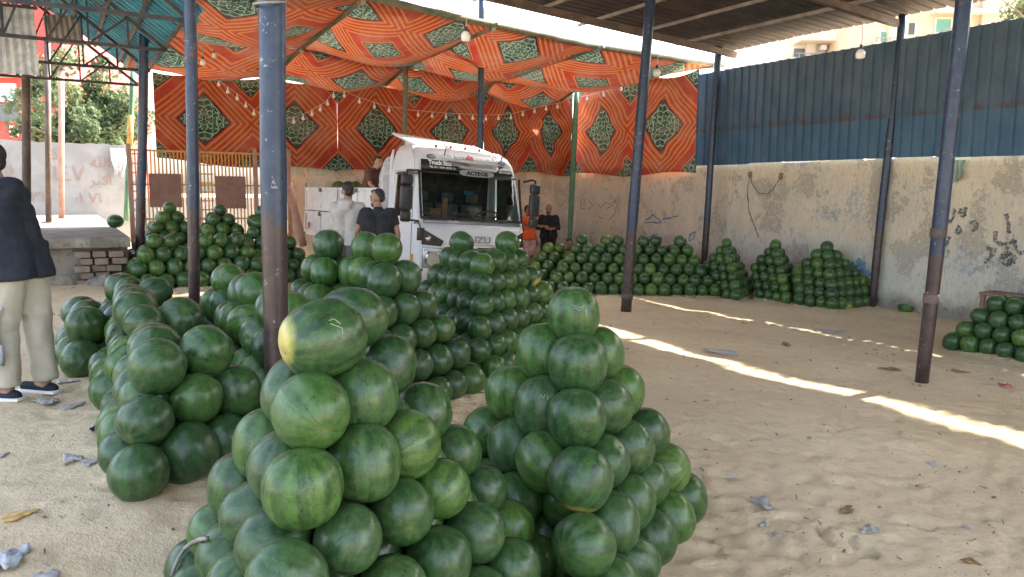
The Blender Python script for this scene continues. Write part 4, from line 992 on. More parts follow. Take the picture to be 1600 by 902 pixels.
for i in order:
    x, y, z = project(items[i][1]); x /= 2; y /= 2; r = F_PX / 2 * items[i][2] / 2 / z; x0, x1, y0, y1 = int(max(0, x - r)), int(min(RW - 1, x + r)) + 1, int(max(0, y - r)), int(min(RH - 1, y + r)) + 1
    if x1 <= x0 or y1 <= y0: continue
    yy, xx = np.mgrid[y0:y1, x0:x1]; sub = buf[y0:y1, x0:x1]; sub[(xx - x) ** 2 + (yy - y) ** 2 <= r * r] = i
cnt = np.bincount(buf[buf >= 0], minlength=len(items))
vis = [i for i in range(len(items)) if cnt[i] >= 10]; vis.sort(key=lambda i: -cnt[i]); INDIV = set(vis[:300])
ORD = ['', 'first', 'second', 'third', 'fourth', 'fifth', 'sixth', 'seventh', 'eighth', 'ninth', 'tenth', 'eleventh', 'twelfth', 'thirteenth', 'fourteenth', 'fifteenth', 'sixteenth', 'seventeenth', 'eighteenth', 'nineteenth', 'twentieth']
rank = {}
bytier = {}
for i in vis: bytier.setdefault((items[i][0], items[i][3]), []).append(i)
for k, L in bytier.items():
    L.sort(key=lambda i: project(items[i][1])[0]); n = len(L)
    for q, i in enumerate(L):
        rank[i] = ('only one' if n == 1 else 'leftmost' if q == 0 else 'rightmost' if q == n - 1 else (ORD[q + 1] + ' from left' if q + 1 <= (n + 1) // 2 and q < 19 else (ORD[n - q] + ' from right' if n - q <= 20 else 'inner')))
def tone(r): return 'dark green' if r < .35 else 'deep green' if r < .6 else 'mid green' if r < .8 else 'light green' if r < .93 else 'yellowish green'
rr = random.Random(21); MELON = {}
rest = []
for i, (hn, p, d, t) in enumerate(items):
    q = Quaternion(Vector((rr.uniform(-1, 1), rr.uniform(-1, 1), .01)).normalized(), rr.gauss(0, .55) if rr.random() < .72 else rr.uniform(.8, 1.8)) @ Quaternion((0, 0, 1), rr.uniform(0, 6.28)); rn = rr.random(); v = rr.randrange(14)
    if rn > .9 and rr.random() < .45: rn -= .35
    if i not in INDIV: rest.append((p, d, q, rn)); continue
    me, par = VAR[v]; o = bpy.data.objects.new('watermelon', me); COL.objects.link(o); o.location = p; o.scale = (d * (.97 if hn == 'frontmost left pyramid' else 1.02),) * 3; o.rotation_mode = 'QUATERNION'; o.rotation_quaternion = q; o.color = (rn, 0, 0, 1)
    tw = 'top' if t == 0 else ORD[t + 1]
    tag(o, f'{tone(rn)} watermelon, {rank[i]} in {tw} tier, {hn}', 'watermelon', 'watermelons stacked in the ' + hn); MELON[i] = (o, par, v)
def toward(o, dirv, spin=0):          # turn the blossom end (-z) to face dirv
    o.rotation_quaternion = (-Vector(dirv)).to_track_quat('Z', 'Y') @ Quaternion((0, 0, 1), spin)
def mark(i, kind, dx=0, dy=0, s=1.0):
    o, (a, c, sq), v = MELON[i]; R = o.rotation_quaternion.to_matrix(); p = items[i][1]; n = (CAM - p).normalized(); right = n.cross(Vector((0, 0, 1))).normalized() * -1; upv = right.cross(n) * -1
    if upv.z < 0: upv = -upv
    if right.dot(rt) < 0: right = -right
    shapes = {'num': [[(-.12, .0), (-.05, .10), (-.12, .14)], [(0, -.02), (.02, .14)], [(.08, .13), (.14, .03), (.2, .12)]], 'tick': [[(-.14, .06), (0, .0), (.12, .07)], [(-.1, .0), (.02, -.05), (.1, .02)], [(.16, .0), (.18, -.16)]],
              'cross': [[(-.1, .08), (.12, -.02)], [(0, .12), (.03, -.08)], [(-.2, -.05), (-.06, -.09), (-.16, -.14)]], 'tri': [[(-.1, .1), (-.02, .15), (.1, .05)], [(-.08, .04), (.09, -.03)], [(.11, -.02), (.12, -.14)]], 'vee': [[(-.08, .0), (-.04, .1), (0, .02), (.04, .1)], [(.08, .1), (.09, .0)]]}
    m = MB()
    for ln in shapes[kind]:
        pts = []
        for (x0, y0), (x1, y1) in zip(ln[:-1], ln[1:]): pts += [(x0 + (x1 - x0) * k / 5, y0 + (y1 - y0) * k / 5) for k in range(5)]
        pts.append(ln[-1]); L = []
        for x, y in pts:
            w = (n + right * (x * s + dx) * 2 + upv * (y * s + dy) * 2).normalized(); l = R.transposed() @ w; k = ((l.x ** 2 + l.y ** 2) ** (sq / 2) / (a ** sq) + abs(l.z) ** sq / c ** sq) ** (-1 / sq) * .5; L.append(l * k * 1.003)
        m.tube(L, .0045, 5)
    m.build('scratched_mark', MAT['chalk'], o)
def find(hn, t, key=None):
    L = [i for i in INDIV if items[i][0] == hn and items[i][3] == t]; L.sort(key=lambda i: (items[i][1] - CAM).length); return L
A0 = find('frontmost left pyramid', 0)
toward(MELON[A0[0]][0], (-.70, -.66, -.22), 1.0); MELON[A0[0]][0].scale = (.258, .258, .292); MELON[A0[0]][0].color = (.134, 0, 0, 1); mark(A0[0], 'tri', .17, .17, .8)
for t_, k_, c_ in ((1, 0, .70), (2, 0, .78), (1, 1, .62), (3, 0, .42), (2, 1, .66)):
    L_ = find('frontmost left pyramid', t_)
    if len(L_) > k_: MELON[L_[k_]][0].color = (c_, 0, 0, 1)
if len(A0) > 1: toward(MELON[A0[1]][0], (.9, -.4, .1), 2); MELON[A0[1]][0].scale = (.25, .25, .30); MELON[A0[1]][0].color = (.10, 0, 0, 1)
R0 = find('frontmost right pyramid', 0); toward(MELON[R0[0]][0], (.1, .1, -1), 1); MELON[R0[0]][0].color = (.66, 0, 0, 1); mark(R0[0], 'tick', .1, .12)
for hn, t, k, kd in (('middle left pyramid', 0, 0, 'num'), ('middle left pyramid', 1, 1, 'tick'), ('long low ridge at left', 0, 0, 'cross'), ('long low ridge at left', 2, 0, 'cross'), ('middle pyramid before the truck', 1, 0, 'vee'), ('pyramid behind the thick pole', 0, 1, 'cross'), ('frontmost right pyramid', 2, 1, 'vee')):
    L = find(hn, t)
    if len(L) > k: mark(L[k], kd, 0, .12, .9)
b0 = find('middle left pyramid', 0); MELON[b0[0]][0].color = (.70, 0, 0, 1); toward(MELON[b0[0]][0], (0, -.75, -.66), 0)
c_ = min((i for i in INDIV if items[i][0] == 'low ridge at left'), key=lambda i: hypot(project(items[i][1])[0] - 323, project(items[i][1])[1] - 548)); MELON[c_][0].color = (.64, 0, 0, 1); MELON[c_][0]['label'] = MELON[c_][0]['label'].replace('yellowish green', 'mid green').replace('light green', 'mid green').replace('dark green', 'mid green').replace('deep green', 'mid green')
# everything beyond the 300 largest, one mesh
Vl, Ql, Ul, parl = melon_geom(3, 22, 14)
def cluster(name, label, lst, grp=None):
    VV, QQ, LL, UU, RR = [], [], [], [], []; o_ = 0
    for p, d, q, rn in lst:
        R = np.array(q.to_matrix()); VV.append((Vl * d * 1.02) @ R.T + np.array(p)); QQ.append(Ql + o_); o_ += len(Vl); LL.append(Vl + 0); UU.append(Ul); RR.append(np.full(len(Vl), rn))
    me = np_mesh(name, np.concatenate(VV), np.concatenate(QQ)); finish_melon(me, np.concatenate(LL), np.concatenate(UU), np.concatenate(RR)); o = bpy.data.objects.new(name, me); COL.objects.link(o); o.color = (0, 0, 0, 1)
    return tag(o, label, 'watermelons', kind='stuff')

# ------------------------------------------------------------------ the truck
TP = at_y(650, 400, 12.5); TG = .05; TH = radians(33)
truck = thing('flatbed_truck', 'white cab-over truck with dark windscreen and open cargo bed, parked by the back wall', 'truck', (TP.x, 12.5, TG), TH)
truck.rotation_euler = (0, radians(3.2), TH); truck.scale = (1.04,) * 3
W = 2.05
ROWS = [(.30, .03, .03), (.60, -.03, .0), (.64, -.03, 0), (1.02, -.03, 0), (1.27, -.01, 0), (1.38, .02, 0), (1.46, .05, .005), (1.80, .155, .02), (2.20, .275, .045), (2.25, .29, .05), (2.41, .355, .07), (2.54, .46, .105), (2.64, .66, .17), (2.68, .95, .26)]
def row_at(z):
    for (z0, a0, i0), (z1, a1, i1) in zip(ROWS[:-1], ROWS[1:]):
        if z <= z1: t = max(0, (z - z0) / (z1 - z0)); return a0 + (a1 - a0) * t, i0 + (i1 - i0) * t
    return ROWS[-1][1:]
def fy(x, z):
    yf, ins = row_at(z); t = (x - W / 2) / (W / 2); return yf + .05 * t * t + .10 * max(0, abs(t) - .86) ** 1.0 * 1.6
COLS = [('L', 1.26), ('L', 1.10), ('L', 1.04), ('L', .42), ('L', .34)] + [('F', x) for x in (.0, .035, .09, .13, .45, .8, 1.15, 1.5, 1.85, 1.92, 1.96, 2.015, 2.05)] + [('R', .34), ('R', .42), ('R', 1.04), ('R', 1.10), ('R', 1.26)]
def colpt(c, z):
    yf, ins = row_at(z)
    if c[0] == 'L': return (ins, max(c[1], yf + .12 + .02 * (c[1])), z)
    if c[0] == 'R': return (W - ins, max(c[1], yf + .12 + .02 * c[1]), z)
    x = c[1]; e = min(x, W - x); xx = ins + x * (W - 2 * ins) / W
    return (xx, fy(x, z) + (.075 if e < .01 else .02 if e < .05 else 0), z)
shell = MB(); NR, NC = len(ROWS), len(COLS)
for r in ROWS:
    for c in COLS: shell.v.append(colpt(c, r[0]))
def cells(r0, r1, c0, c1): return [(r, c) for r in range(r0, r1) for c in range(c0, c1)]
WS = cells(6, 9, 7, 15)        # windscreen opening
SL = cells(6, 8, 2, 3); SRr = cells(6, 8, NC - 4, NC - 3)
VIS = cells(9, 10, 7, 15); COWL = cells(5, 6, 7, 15)
skip = set(WS + SL + SRr + VIS + COWL)
for r in range(NR - 1):
    for c in range(NC - 1):
        if (r, c) in skip: continue
        a = r * NC + c; shell.f.append((a, a + 1, a + NC + 1, a + NC))
shell.f.append(tuple((NR - 1) * NC + c for c in range(NC))); 
for r in range(NR - 1): a = r * NC; shell.f.append((a, a + NC, a + 2 * NC - 1, a + NC - 1))
so_ = shell.build('cab_body', MAT['white'], truck, fixn=False); me = so_.data
bm = bmesh.new(); bm.from_mesh(me); bmesh.ops.recalc_face_normals(bm, faces=bm.faces); bm.to_mesh(me); bm.free(); sm(so_)
md = so_.modifiers.new('s', 'SOLIDIFY'); md.thickness = .02; md.offset = -1
def patch(name, cl, mat, off, parent=truck, th=.004):
    m = MB(); ids = {}
    for (r, c) in cl:
        q = []
        for rr_, cc in ((r, c), (r, c + 1), (r + 1, c + 1), (r + 1, c)):
            if (rr_, cc) not in ids:
                p = colpt(COLS[cc], ROWS[rr_][0]); k = COLS[cc][0]; d = (0, -off, 0) if k == 'F' else ((-off, 0, 0) if k == 'L' else (off, 0, 0)); ids[(rr_, cc)] = len(m.v); m.v.append((p[0] + d[0], p[1] + d[1], p[2]))
            q.append(ids[(rr_, cc)])
        m.f.append(tuple(q))
    o = m.build(name, mat, parent); 
    if th: o.modifiers.new('s', 'SOLIDIFY').thickness = th
    return sm(o)
patch('windscreen', WS, MAT['glass'], .0, th=0); patch('side_window', SL, MAT['glass'], 0, th=0); patch('side_window', SRr, MAT['glass'], 0, th=0)
patch('visor_band', VIS, MAT['black'], .002); patch('cowl_panel', COWL, MAT['letter_grey'], -.004)
def fbox(m, x0, x1, z0, z1, th=.02, off=.0):   # slab following the cab front
    n = max(2, int((x1 - x0) / .12)); o_ = len(m.v)
    for i in range(n + 1):
        x = x0 + (x1 - x0) * i / n
        for z in (z0, z1): y_ = fy(x, z) - off; m.v.append((x, y_, z)); m.v.append((x, y_ - th, z))
    for i in range(n):
        a = o_ + i * 4; m.f += [(a, a + 4, a + 5, a + 1), (a + 2, a + 3, a + 7, a + 6), (a + 1, a + 5, a + 7, a + 3), (a, a + 2, a + 6, a + 4)]
    m.f += [(o_, o_ + 1, o_ + 3, o_ + 2), (o_ + n * 4, o_ + n * 4 + 2, o_ + n * 4 + 3, o_ + n * 4 + 1)]; return m
# windscreen rubber
m = MB(); fbox(m, .05, 2.0, 1.44, 1.485, .012); fbox(m, .07, 1.98, 2.19, 2.22, .012)
for x in (.045, 1.975):
    for k in range(6): z = 1.46 + k * .125; m.bar((x + .015 + row_at(z)[1], fy(x, z) - .004, z), (x + .015 + row_at(z + .12)[1], fy(x, z + .12) - .004, z + .12), .035, .02)
m.build('windscreen_seal', MAT['black'], truck)
for sx in (0, 1):
    X = lambda x: x if not sx else W - x
    def poly(name, pts, mat, th, off, par=truck):
        m = MB(); n = len(pts); m.v = [(X(x), fy(X(x), z) - off, z) for x, z in pts] + [(X(x), fy(X(x), z) - off - th, z) for x, z in pts]
        m.f = [tuple(range(n)), tuple(range(2 * n - 1, n - 1, -1))] + [(i, i + n, (i + 1) % n + n, (i + 1) % n) for i in range(n)]; return m.build(name, mat, par, bevel=.006)
    hl = poly('headlight', [(.07, .66), (.40, .64), (.41, .98), (.07, 1.00)], MAT['lamp_glass'], .03, -.005)
    mm = MB(); cx = X(.24); mm.tube([(cx, fy(cx, .82) - .030, .82), (cx, fy(cx, .82) - .040, .82)], [.13, .11], 24); mm.build('reflector', MAT['chrome'], hl, smooth=False)
    mm = MB(); mm.bx(min(X(.09), X(.38)), max(X(.09), X(.38)), fy(cx, .95) - .045, fy(cx, .95) - .028, .93, .965); mm.build('indicator', MAT['white_dull'], hl)
    poly('upper_lamp', [(.055, 1.03), (.38, 1.01), (.43, 1.10), (.055, 1.29)], MAT['black'], .02, -.004)
    mm = MB(); mm.ball((X(.15), fy(X(.15), 1.13) - .018, 1.13), (.05, .02, .04), 12, 8); mm.build('sidelight', MAT['chrome'], truck, smooth=True)
    poly('corner_trim', [(.02, .60), (.46, .58), (.50, .66), (.45, .63), (.02, .645)], MAT['black'], .012, -.003)
    mm = MB()
    for (a, b) in (((.18, .40), (.40, .40)), ((.40, .40), (.40, .50)), ((.40, .50), (.18, .50)), ((.18, .50), (.18, .40))): mm.bar((X(a[0]), fy(X(a[0]), a[1]) - .004, a[1]), (X(b[0]), fy(X(b[0]), b[1]) - .004, b[1]), .012)
    mm.build('fog_lamp_frame', MAT['letter_grey'], truck)
    # roof marker lamps (oval)
    x = .30 if not sx else W - .30; zc = 2.47; yc = fy(x, zc); mm = MB(); mm.ball((X(.34), fy(X(.34), 2.46) - .012, 2.46), (.085, .03, .04), 18, 8); q = mm.build('oval_lamp', MAT['black'], truck, smooth=True)
    mm = MB(); mm.ball((X(.34), fy(X(.34), 2.46) - .03, 2.46), (.068, .022, .028), 18, 8); mm.build('lens', MAT['lamp_glass'], q, smooth=True)
m = MB(); fbox(m, .44, 1.61, 1.035, 1.06, .02); m.build('chrome_strip', MAT['chrome'], truck)
m = MB(); fbox(m, .47, .98, .975, 1.005, .01); fbox(m, 1.05, 1.57, .975, 1.005, .01); fbox(m, .47, .98, .80, .83, .01); fbox(m, 1.05, 1.57, .80, .83, .01); m.build('grille_slot', MAT['black'], truck)
m = MB(); fbox(m, .5, 1.55, .36, .52, .006); m.build('bumper_recess', MAT['letter_grey'], truck)
m = MB(); fbox(m, .78, 1.27, .40, .50, .012, .004); pl = m.build('number_plate', MAT['letter_white'], truck)
FX = Matrix.Rotation(pi / 2, 4, 'X')
def ftext(body, x, z, size, mat, width=1.0, bold=0, off=.012, tilt=0, name='lettering'):
    return text(body, size, mat, truck, Matrix.Translation((x, fy(x, z) - off, z)) @ Matrix.Rotation(tilt, 4, 'X') @ FX, name, .003, width, bold)
ftext('ISUZU', 1.03, 1.085, .15, MAT['letter_grey'], 1.35, .004, .012)
ftext('OVERSEAS', 1.45, .875, .065, MAT['letter_black'], 1.4, .001)
ftext('Turbo Intercooler', .70, .875, .055, MAT['letter_black'], 1.1, .002)
ftext('Leader', .62, 1.405, .06, MAT['letter_white'], 1.3, .0, .0, -.3)
T1 = -.38
ftext('Truck Store', .50, 2.33, .105, MAT['letter_white'], .95, .003, .03, T1); ftext('TEL 011 2038 40020 22', .50, 2.275, .042, MAT['letter_white'], 1.2, 0, .03, T1)
ftext('Truck accessories', 1.72, 2.33, .052, MAT['letter_white'], .85, 0, .045, T1); ftext('Spare & Lights', 1.72, 2.285, .052, MAT['letter_white'], .85, 0, .045, T1)
ftext('\ufee5\ufe8e\ufecc\ufe98\ufeb4\ufee4\ufedf\ufe8d', 1.07, 2.455, .15, MAT['letter_grey'], 1.9, .0, .075, -.75)
ftext('\ufdf2', 1.02, 2.465, .10, MAT['red_paint'], 1.1, .006, .09, -.75)
# sun visor with oval name plate
m = MB(); pts = [(.62, 2.40), (1.62, 2.385), (1.50, 2.29), (.78, 2.30)]
m.v = [(x, fy(x, 2.40) - .02 - (.12 if z < 2.35 else 0), z) for x, z in pts] + [(x, fy(x, 2.40) - (.12 if z < 2.35 else 0), z + .02) for x, z in pts]; m.f = [(0, 1, 2, 3), (7, 6, 5, 4), (0, 4, 5, 1), (1, 5, 6, 2), (2, 6, 7, 3), (3, 7, 4, 0)]
m.build('sun_visor', MAT['black'], truck)
m = MB(); n = 28; poly_ = []
for k in range(n): a = 2 * pi * k / n; poly_.append((1.12 + .33 * (abs(cos(a)) ** .6) * (1 if cos(a) > 0 else -1), 2.235 + .055 * (abs(sin(a)) ** .8) * (1 if sin(a) > 0 else -1)))
yp = fy(1.12, 2.23) - .05; m.prism(poly_, 1, yp - .02, yp); npl = m.build('name_plate', MAT['letter_grey'], truck)
text('ACTROS', .085, MAT['letter_black'], npl, Matrix.Translation((1.12, yp - .025, 2.205)) @ FX, 'lettering', .002, 1.25, .005)
# red marker lamps, antenna stubs and roof deflector
for x in (.52, .80, 1.08, 1.36, 1.62): MB().ball((x, .60, 2.665 - abs(x - 1) * .02), (.024, .024, .028), 10, 6).build('marker_lamp', MAT['red_lamp'], truck, smooth=True)
m = MB(); P_ = [(.30, .62, 2.60), (1.86, .62, 2.585), (1.66, 1.24, 2.78), (-.02, 1.18, 2.86)]
m.v = P_ + [(x, y + .015, z - .035) for x, y, z in P_]; m.f = [(0, 1, 2, 3), (7, 6, 5, 4), (0, 4, 5, 1), (1, 5, 6, 2), (2, 6, 7, 3), (3, 7, 4, 0)]
m.build('roof_deflector', MAT['white'], truck, bevel=.008)
MB().prism([(.70, 2.60), (1.22, 2.84), (1.22, 2.60)], 0, .24, .26).build('deflector_side', MAT['white'], truck); MB().prism([(.70, 2.58), (1.26, 2.80), (1.26, 2.60)], 0, 1.60, 1.62).build('deflector_side', MAT['white'], truck)
m = MB(); m.bar((.60, .46, 2.44), (.605, .40, 2.62), .012); m.bar((1.72, .46, 2.44), (1.715, .40, 2.62), .012); m.build('antenna', MAT['black'], truck)
# wipers
for (x0, x1, z1) in ((.62, .20, 1.54), (1.18, .72, 1.56), (1.50, 1.88, 1.47)):
    m = MB(); a = (x0, fy(x0, 1.43) - .02, 1.43); b = (x1, fy(x1, z1) - .03, z1); m.bar(a, ((a[0] * .45 + b[0] * .55), (a[1] + b[1]) / 2 - .02, (a[2] + b[2]) / 2 + .02), .02, .012); m.bar((x1 - .17, fy(max(.1, x1 - .17), z1) - .02, z1 + .015), (x1 + .2, fy(min(1.95, x1 + .2), z1) - .02, z1 - .04), .016, .012); m.build('wiper', MAT['black'], truck)
# door details on the near side
m = MB()
for a, b in (((-.004, .30, .45), (-.004, .30, 1.40)), ((-.004, .30, 1.40), (.03, .40, 2.18)), ((.045, .40, 2.22), (.04, 1.12, 2.22)), ((.04, 1.12, 2.22), (-.004, 1.16, .45)), ((-.004, .30, .45), (-.004, 1.16, .45))): m.bar(a, b, .010)
m.build('door_seam', MAT['letter_grey'], truck)
m = MB(); m.bx(-.03, .0, .94, 1.09, 1.22, 1.26); m.build('door_handle', MAT['black'], truck)
m = MB(); m.bx(-.02, .0, .20, .27, .76, .86); m.build('side_lamp', MAT['amber'], truck)
m = MB(); m.bar((.0, .12, 2.16), (-.02, .38, 2.16), .04); m.bar((.012, .40, 1.45), (.045, .45, 2.15), .03); m.bar((.05, .46, 2.17), (.04, 1.06, 2.17), .03); m.build('window_frame', MAT['black'], truck)
for sx in (0, 1):
    s = -1 if not sx else 1; x0 = .02 if not sx else W - .02; mx = x0 + s * (.33 if not sx else .07)
    m = MB(); m.tube([(x0, .16, 2.16), (x0 + s * .08, .02, 2.20), (mx, -.10, 2.18), (mx, -.10, 2.02)], .018, 8); m.tube([(x0, .12, 1.40), (mx, -.10, 1.42), (mx, -.10, 1.5)], .018, 8); arm = m.build('mirror_arm', MAT['black'], truck, smooth=True)
    m = MB(); m.box((mx, -.10, 1.76), (.20, .09, .38)); m.build('mirror', MAT['black'], truck, bevel=.035, seg=3)
    m = MB(); m.box((mx, -.10, 2.04), (.19, .09, .17)); m.build('mirror', MAT['black'], truck, bevel=.035, seg=3)
    m = MB(); m.box((mx, -.10, 1.47), (.17, .08, .18)); m.build('mirror', MAT['black'], truck, bevel=.035, seg=3)
m = MB(); m.tube([(-.01, .20, 1.36), (-.05, -.02, 1.40), (-.04, -.10, 1.30)], .013, 8); m.box((-.04, -.11, 1.20), (.11, .05, .20)); m.build('mirror', MAT['black'], truck, bevel=.012)
# cab interior
m = MB(); m.bx(.12, W - .12, .20, .55, 1.02, 1.40); m.build('dashboard', MAT['interior'], truck, bevel=.04)
for x in (.55, 1.05, 1.55):
    st_ = MB(); st_.bx(x - .22, x + .22, .65, 1.04, .95, 1.15); st_.bx(x - .22, x + .22, 1.05, 1.17, 1.10, 1.72); st_.bx(x - .12, x + .12, 1.06, 1.15, 1.74, 1.92); st_.build('seat', MAT['seat'], truck, bevel=.05)
MB().bx(.12, W - .12, 1.19, 1.22, .9, 2.4).build('rear_panel', MAT['interior'], truck)
m = MB(); ctr = Vector((1.52, .55, 1.52)); ax = Vector((0, .5, .86)).normalized(); e1 = Vector((1, 0, 0)); e2 = ax.cross(e1); m.tube([ctr + e1 * .21 * cos(a) + e2 * .21 * sin(a) for a in np.linspace(0, 2 * pi, 30)], .016, 8, False); m.bar(ctr - e1 * .2, ctr + e1 * .2, .03); m.tube([ctr, ctr + Vector((0, -.15, -.3))], .03, 8); m.build('steering_wheel', MAT['tan'], truck, smooth=True)
m = MB(); rr = random.Random(2)
for k in range(4): m.tube([(.34 + k * .04, .33, 1.40), (.32 + k * .05, .34, 1.55)], .004, 5)
m.ball((.30, .36, 1.50), (.05, .03, .09), 10, 8); m.bx(.28, .62, .30, .5, 1.405, 1.45); m.ball((1.0, .36, 1.62), (.07, .05, .05), 12, 8); m.ball((.9, .34, 1.50), (.06, .05, .07), 12, 8); m.build('dashboard_trinket', MAT['seat'], truck, smooth=False)
m = MB(); m.bx(.42, .60, .46, .5, 1.46, 1.62); m.bx(.66, .74, .5, .54, 1.42, 1.80); m.build('curtain', MAT['tan'], truck)
MB().bx(.95, 1.13, .325, .335, 1.88, 1.94).build('windscreen_sticker', MAT['teal'], truck)
# chassis, wheels, cargo bed
m = MB(); m.bx(.55, .70, .5, 5.5, .55, .78); m.bx(1.35, 1.5, .5, 5.5, .55, .78); m.bx(.1, .5, 2.0, 2.9, .5, .85); m.bx(.2, 1.85, 5.35, 5.5, .5, .7); m.build('chassis', MAT['dark_steel'], truck)
def wheel(x, y, w=.22):
    m = MB(); pr = [(.20, -w / 2), (.34, -w / 2), (.385, -w / 2 + .04), (.385, w / 2 - .04), (.34, w / 2), (.20, w / 2)]; n = 36
    for k in range(n):
        a = 2 * pi * k / n
        for r, dx in pr: m.v.append((x + dx, y + r * cos(a), .385 + r * sin(a)))
    for k in range(n):
        for j in range(6): a = k * 6 + j; b = k * 6 + (j + 1) % 6; c = ((k + 1) % n) * 6 + (j + 1) % 6; d = ((k + 1) % n) * 6 + j; m.f.append((a, b, c, d))
    w_ = m.build('wheel', MAT['rubber'], truck); sm(w_); MB().tube([(x - w * .3, y, .385), (x - w * .2, y, .385), (x + w * .2, y, .385), (x + w * .3, y, .385)], [.08, .205, .205, .08], 24).build('rim', MAT['steel_light'], w_)
for x in (.16, W - .16): wheel(x, .85); wheel(x + (.04 if x < 1 else -.04), 4.35, .34)
m = MB(); m.bx(-.03, 2.13, 1.58, 5.62, .90, .98); m.build('bed_floor', MAT['white_dull'], truck)
def side_panel(x, nm='side_panel'):
    for y0, y1 in ((1.62, 3.60), (3.62, 5.62)):
        for z0, z1 in ((.96, 1.42), (1.44, 1.92)):
            s = -1 if x < 1 else 1; m = MB(); m.bx(x - .015, x + .015, y0, y1, z0, z1); e = .025
            for a, b, c, d in ((y0, y1, z0, z0 + .05), (y0, y1, z1 - .05, z1), (y0, y0 + .05, z0 + .052, z1 - .052), (y1 - .05, y1, z0 + .052, z1 - .052), ((y0 + y1) / 2 - .02, (y0 + y1) / 2 + .02, z0 + .052, z1 - .052)): m.bx(min(x + s * .016, x + s * .04), max(x + s * .016, x + s * .04), a, b, c, d)
            p = m.build(nm, MAT['white_dull'], truck); MB().bx(x + s * .05 - .012, x + s * .05 + .012, (y0 + y1) / 2 - .05, (y0 + y1) / 2 + .05, z1 - .09, z1 - .01).build('latch', MAT['steel'], p)
side_panel(-.02); side_panel(2.12)
MB().bx(0, 2.1, 5.60, 5.64, .96, 1.92).build('end_panel', MAT['white_dull'], truck); MB().bx(0, 2.1, 1.57, 1.61, .985, 2.15).build('end_panel', MAT['white_dull'], truck)
m = MB()
for y in (3.61,): m.bx(-.06, -.035, y - .03, y + .03, .9, 1.97); m.bx(2.14, 2.165, y - .03, y + .03, .9, 1.97)
m.bx(-.05, -.035, 5.60, 5.66, .9, 2.02); m.build('stake', MAT['steel'], truck)
MB().bx(-.064, -.056, 5.28, 5.36, 1.05, 1.18).build('red_sticker', MAT['red_paint'], truck)
# side fairing and wrapped bundle behind the cab
for a_ in (.04, 1.98): MB().prism([(1.27, .9), (1.36, .9), (1.36, 2.45), (1.27, 2.58)], 0, a_, a_ + .03).build('side_fairing', MAT['white'], truck)
def T2W(x, y, z): return truck.matrix_basis @ Vector((x, y, z)) if False else (Matrix.Translation(truck.location) @ truck.rotation_euler.to_matrix().to_4x4()) @ (Vector((x, y, z)) * 1.04)
m = MB(); m.ball((0, 0, .40), (.13, .24, .52), 20, 14); 
for i, v in enumerate(m.v): m.v[i] = (v[0] * (1 + .1 * sin(v[2] * 14)), v[1] * (1 + .06 * sin(v[2] * 18 + v[0] * 9)), v[2])
o = m.build('wrapped_bundle', MAT['rag_white'], smooth=True); o.location = T2W(.22, 1.90, 1.62); o.rotation_euler = (0, .1, TH); tag(o, 'grey white wrapped bundle standing on the truck bed behind the cab', 'bundle')
# melons in the truck bed
rr = random.Random(8)
for (x, y, rn, lab) in ((.30, 4.55, .87, 'yellow green watermelon on the load in the truck bed, left one'), (.32, 4.05, .5, 'green watermelon on the load in the truck bed, middle one'), (.36, 3.78, .62, 'green watermelon on the load in the truck bed, right one')):
    o = bpy.data.objects.new('watermelon', VAR[rr.randrange(14)][0]); COL.objects.link(o); o.location = T2W(x, y, 1.93); o.scale = (.30,) * 3; o.color = (rn, 0, 0, 1); o.rotation_euler = (1, rr.uniform(0, 3), 1); tag(o, lab, 'watermelon', 'watermelons on the truck')
for k in range(5):
    for l in range(6):
        for lay in range(4):
            if lay == 3 and (k > 2): continue
            p = T2W(.22 + k * .30, 3.75 + l * .29, 1.12 + lay * .2 + .0)
            if lay < 3: rest.append((p, .28, Quaternion(Vector((rr.random(), rr.random(), rr.random())).normalized(), rr.uniform(0, 3)), rr.random()))
ml = MELON and None
px_ = at_z(181, 356, SLABZ); o = bpy.data.objects.new('watermelon', VAR[4][0]); COL.objects.link(o); o.location = (px_.x, px_.y, SLABZ + .13); o.scale = (.31, .31, .28); o.color = (.2, 0, 0, 1); tag(o, 'lone dark watermelon lying on the concrete platform at left', 'watermelon')
cluster('watermelon_heaps', 'smaller, farther and half hidden watermelons filling the heaps', rest)

# ------------------------------------------------------------------ people
def bake(m, name, mat, parent, voxel=.012, smooth_it=4):
    me = bpy.data.meshes.new('tmp'); me.from_pydata(m.v, [], m.f); o = bpy.data.objects.new('tmp', me); COL.objects.link(o)
    r = o.modifiers.new('r', 'REMESH'); r.mode = 'VOXEL'; r.voxel_size = voxel; r.use_smooth_shade = True
    s = o.modifiers.new('s', 'SMOOTH'); s.iterations = smooth_it; s.factor = .5
    dg = bpy.context.evaluated_depsgraph_get(); dg.update(); nm = bpy.data.meshes.new_from_object(o.evaluated_get(dg)); bpy.data.objects.remove(o)
    nm.name = name; nm.materials.clear(); nm.materials.append(mat); r = bpy.data.objects.new(name, nm); COL.objects.link(r); r.parent = parent; return r
def seg(m, a, b, ra, rb, caps=True, n=14):
    a, b = Vector(a), Vector(b)
    if caps: m.ball(a, ra, n, 8); m.ball(b, rb, n, 8)
    m.tube([a, b], [ra, rb], n); return m
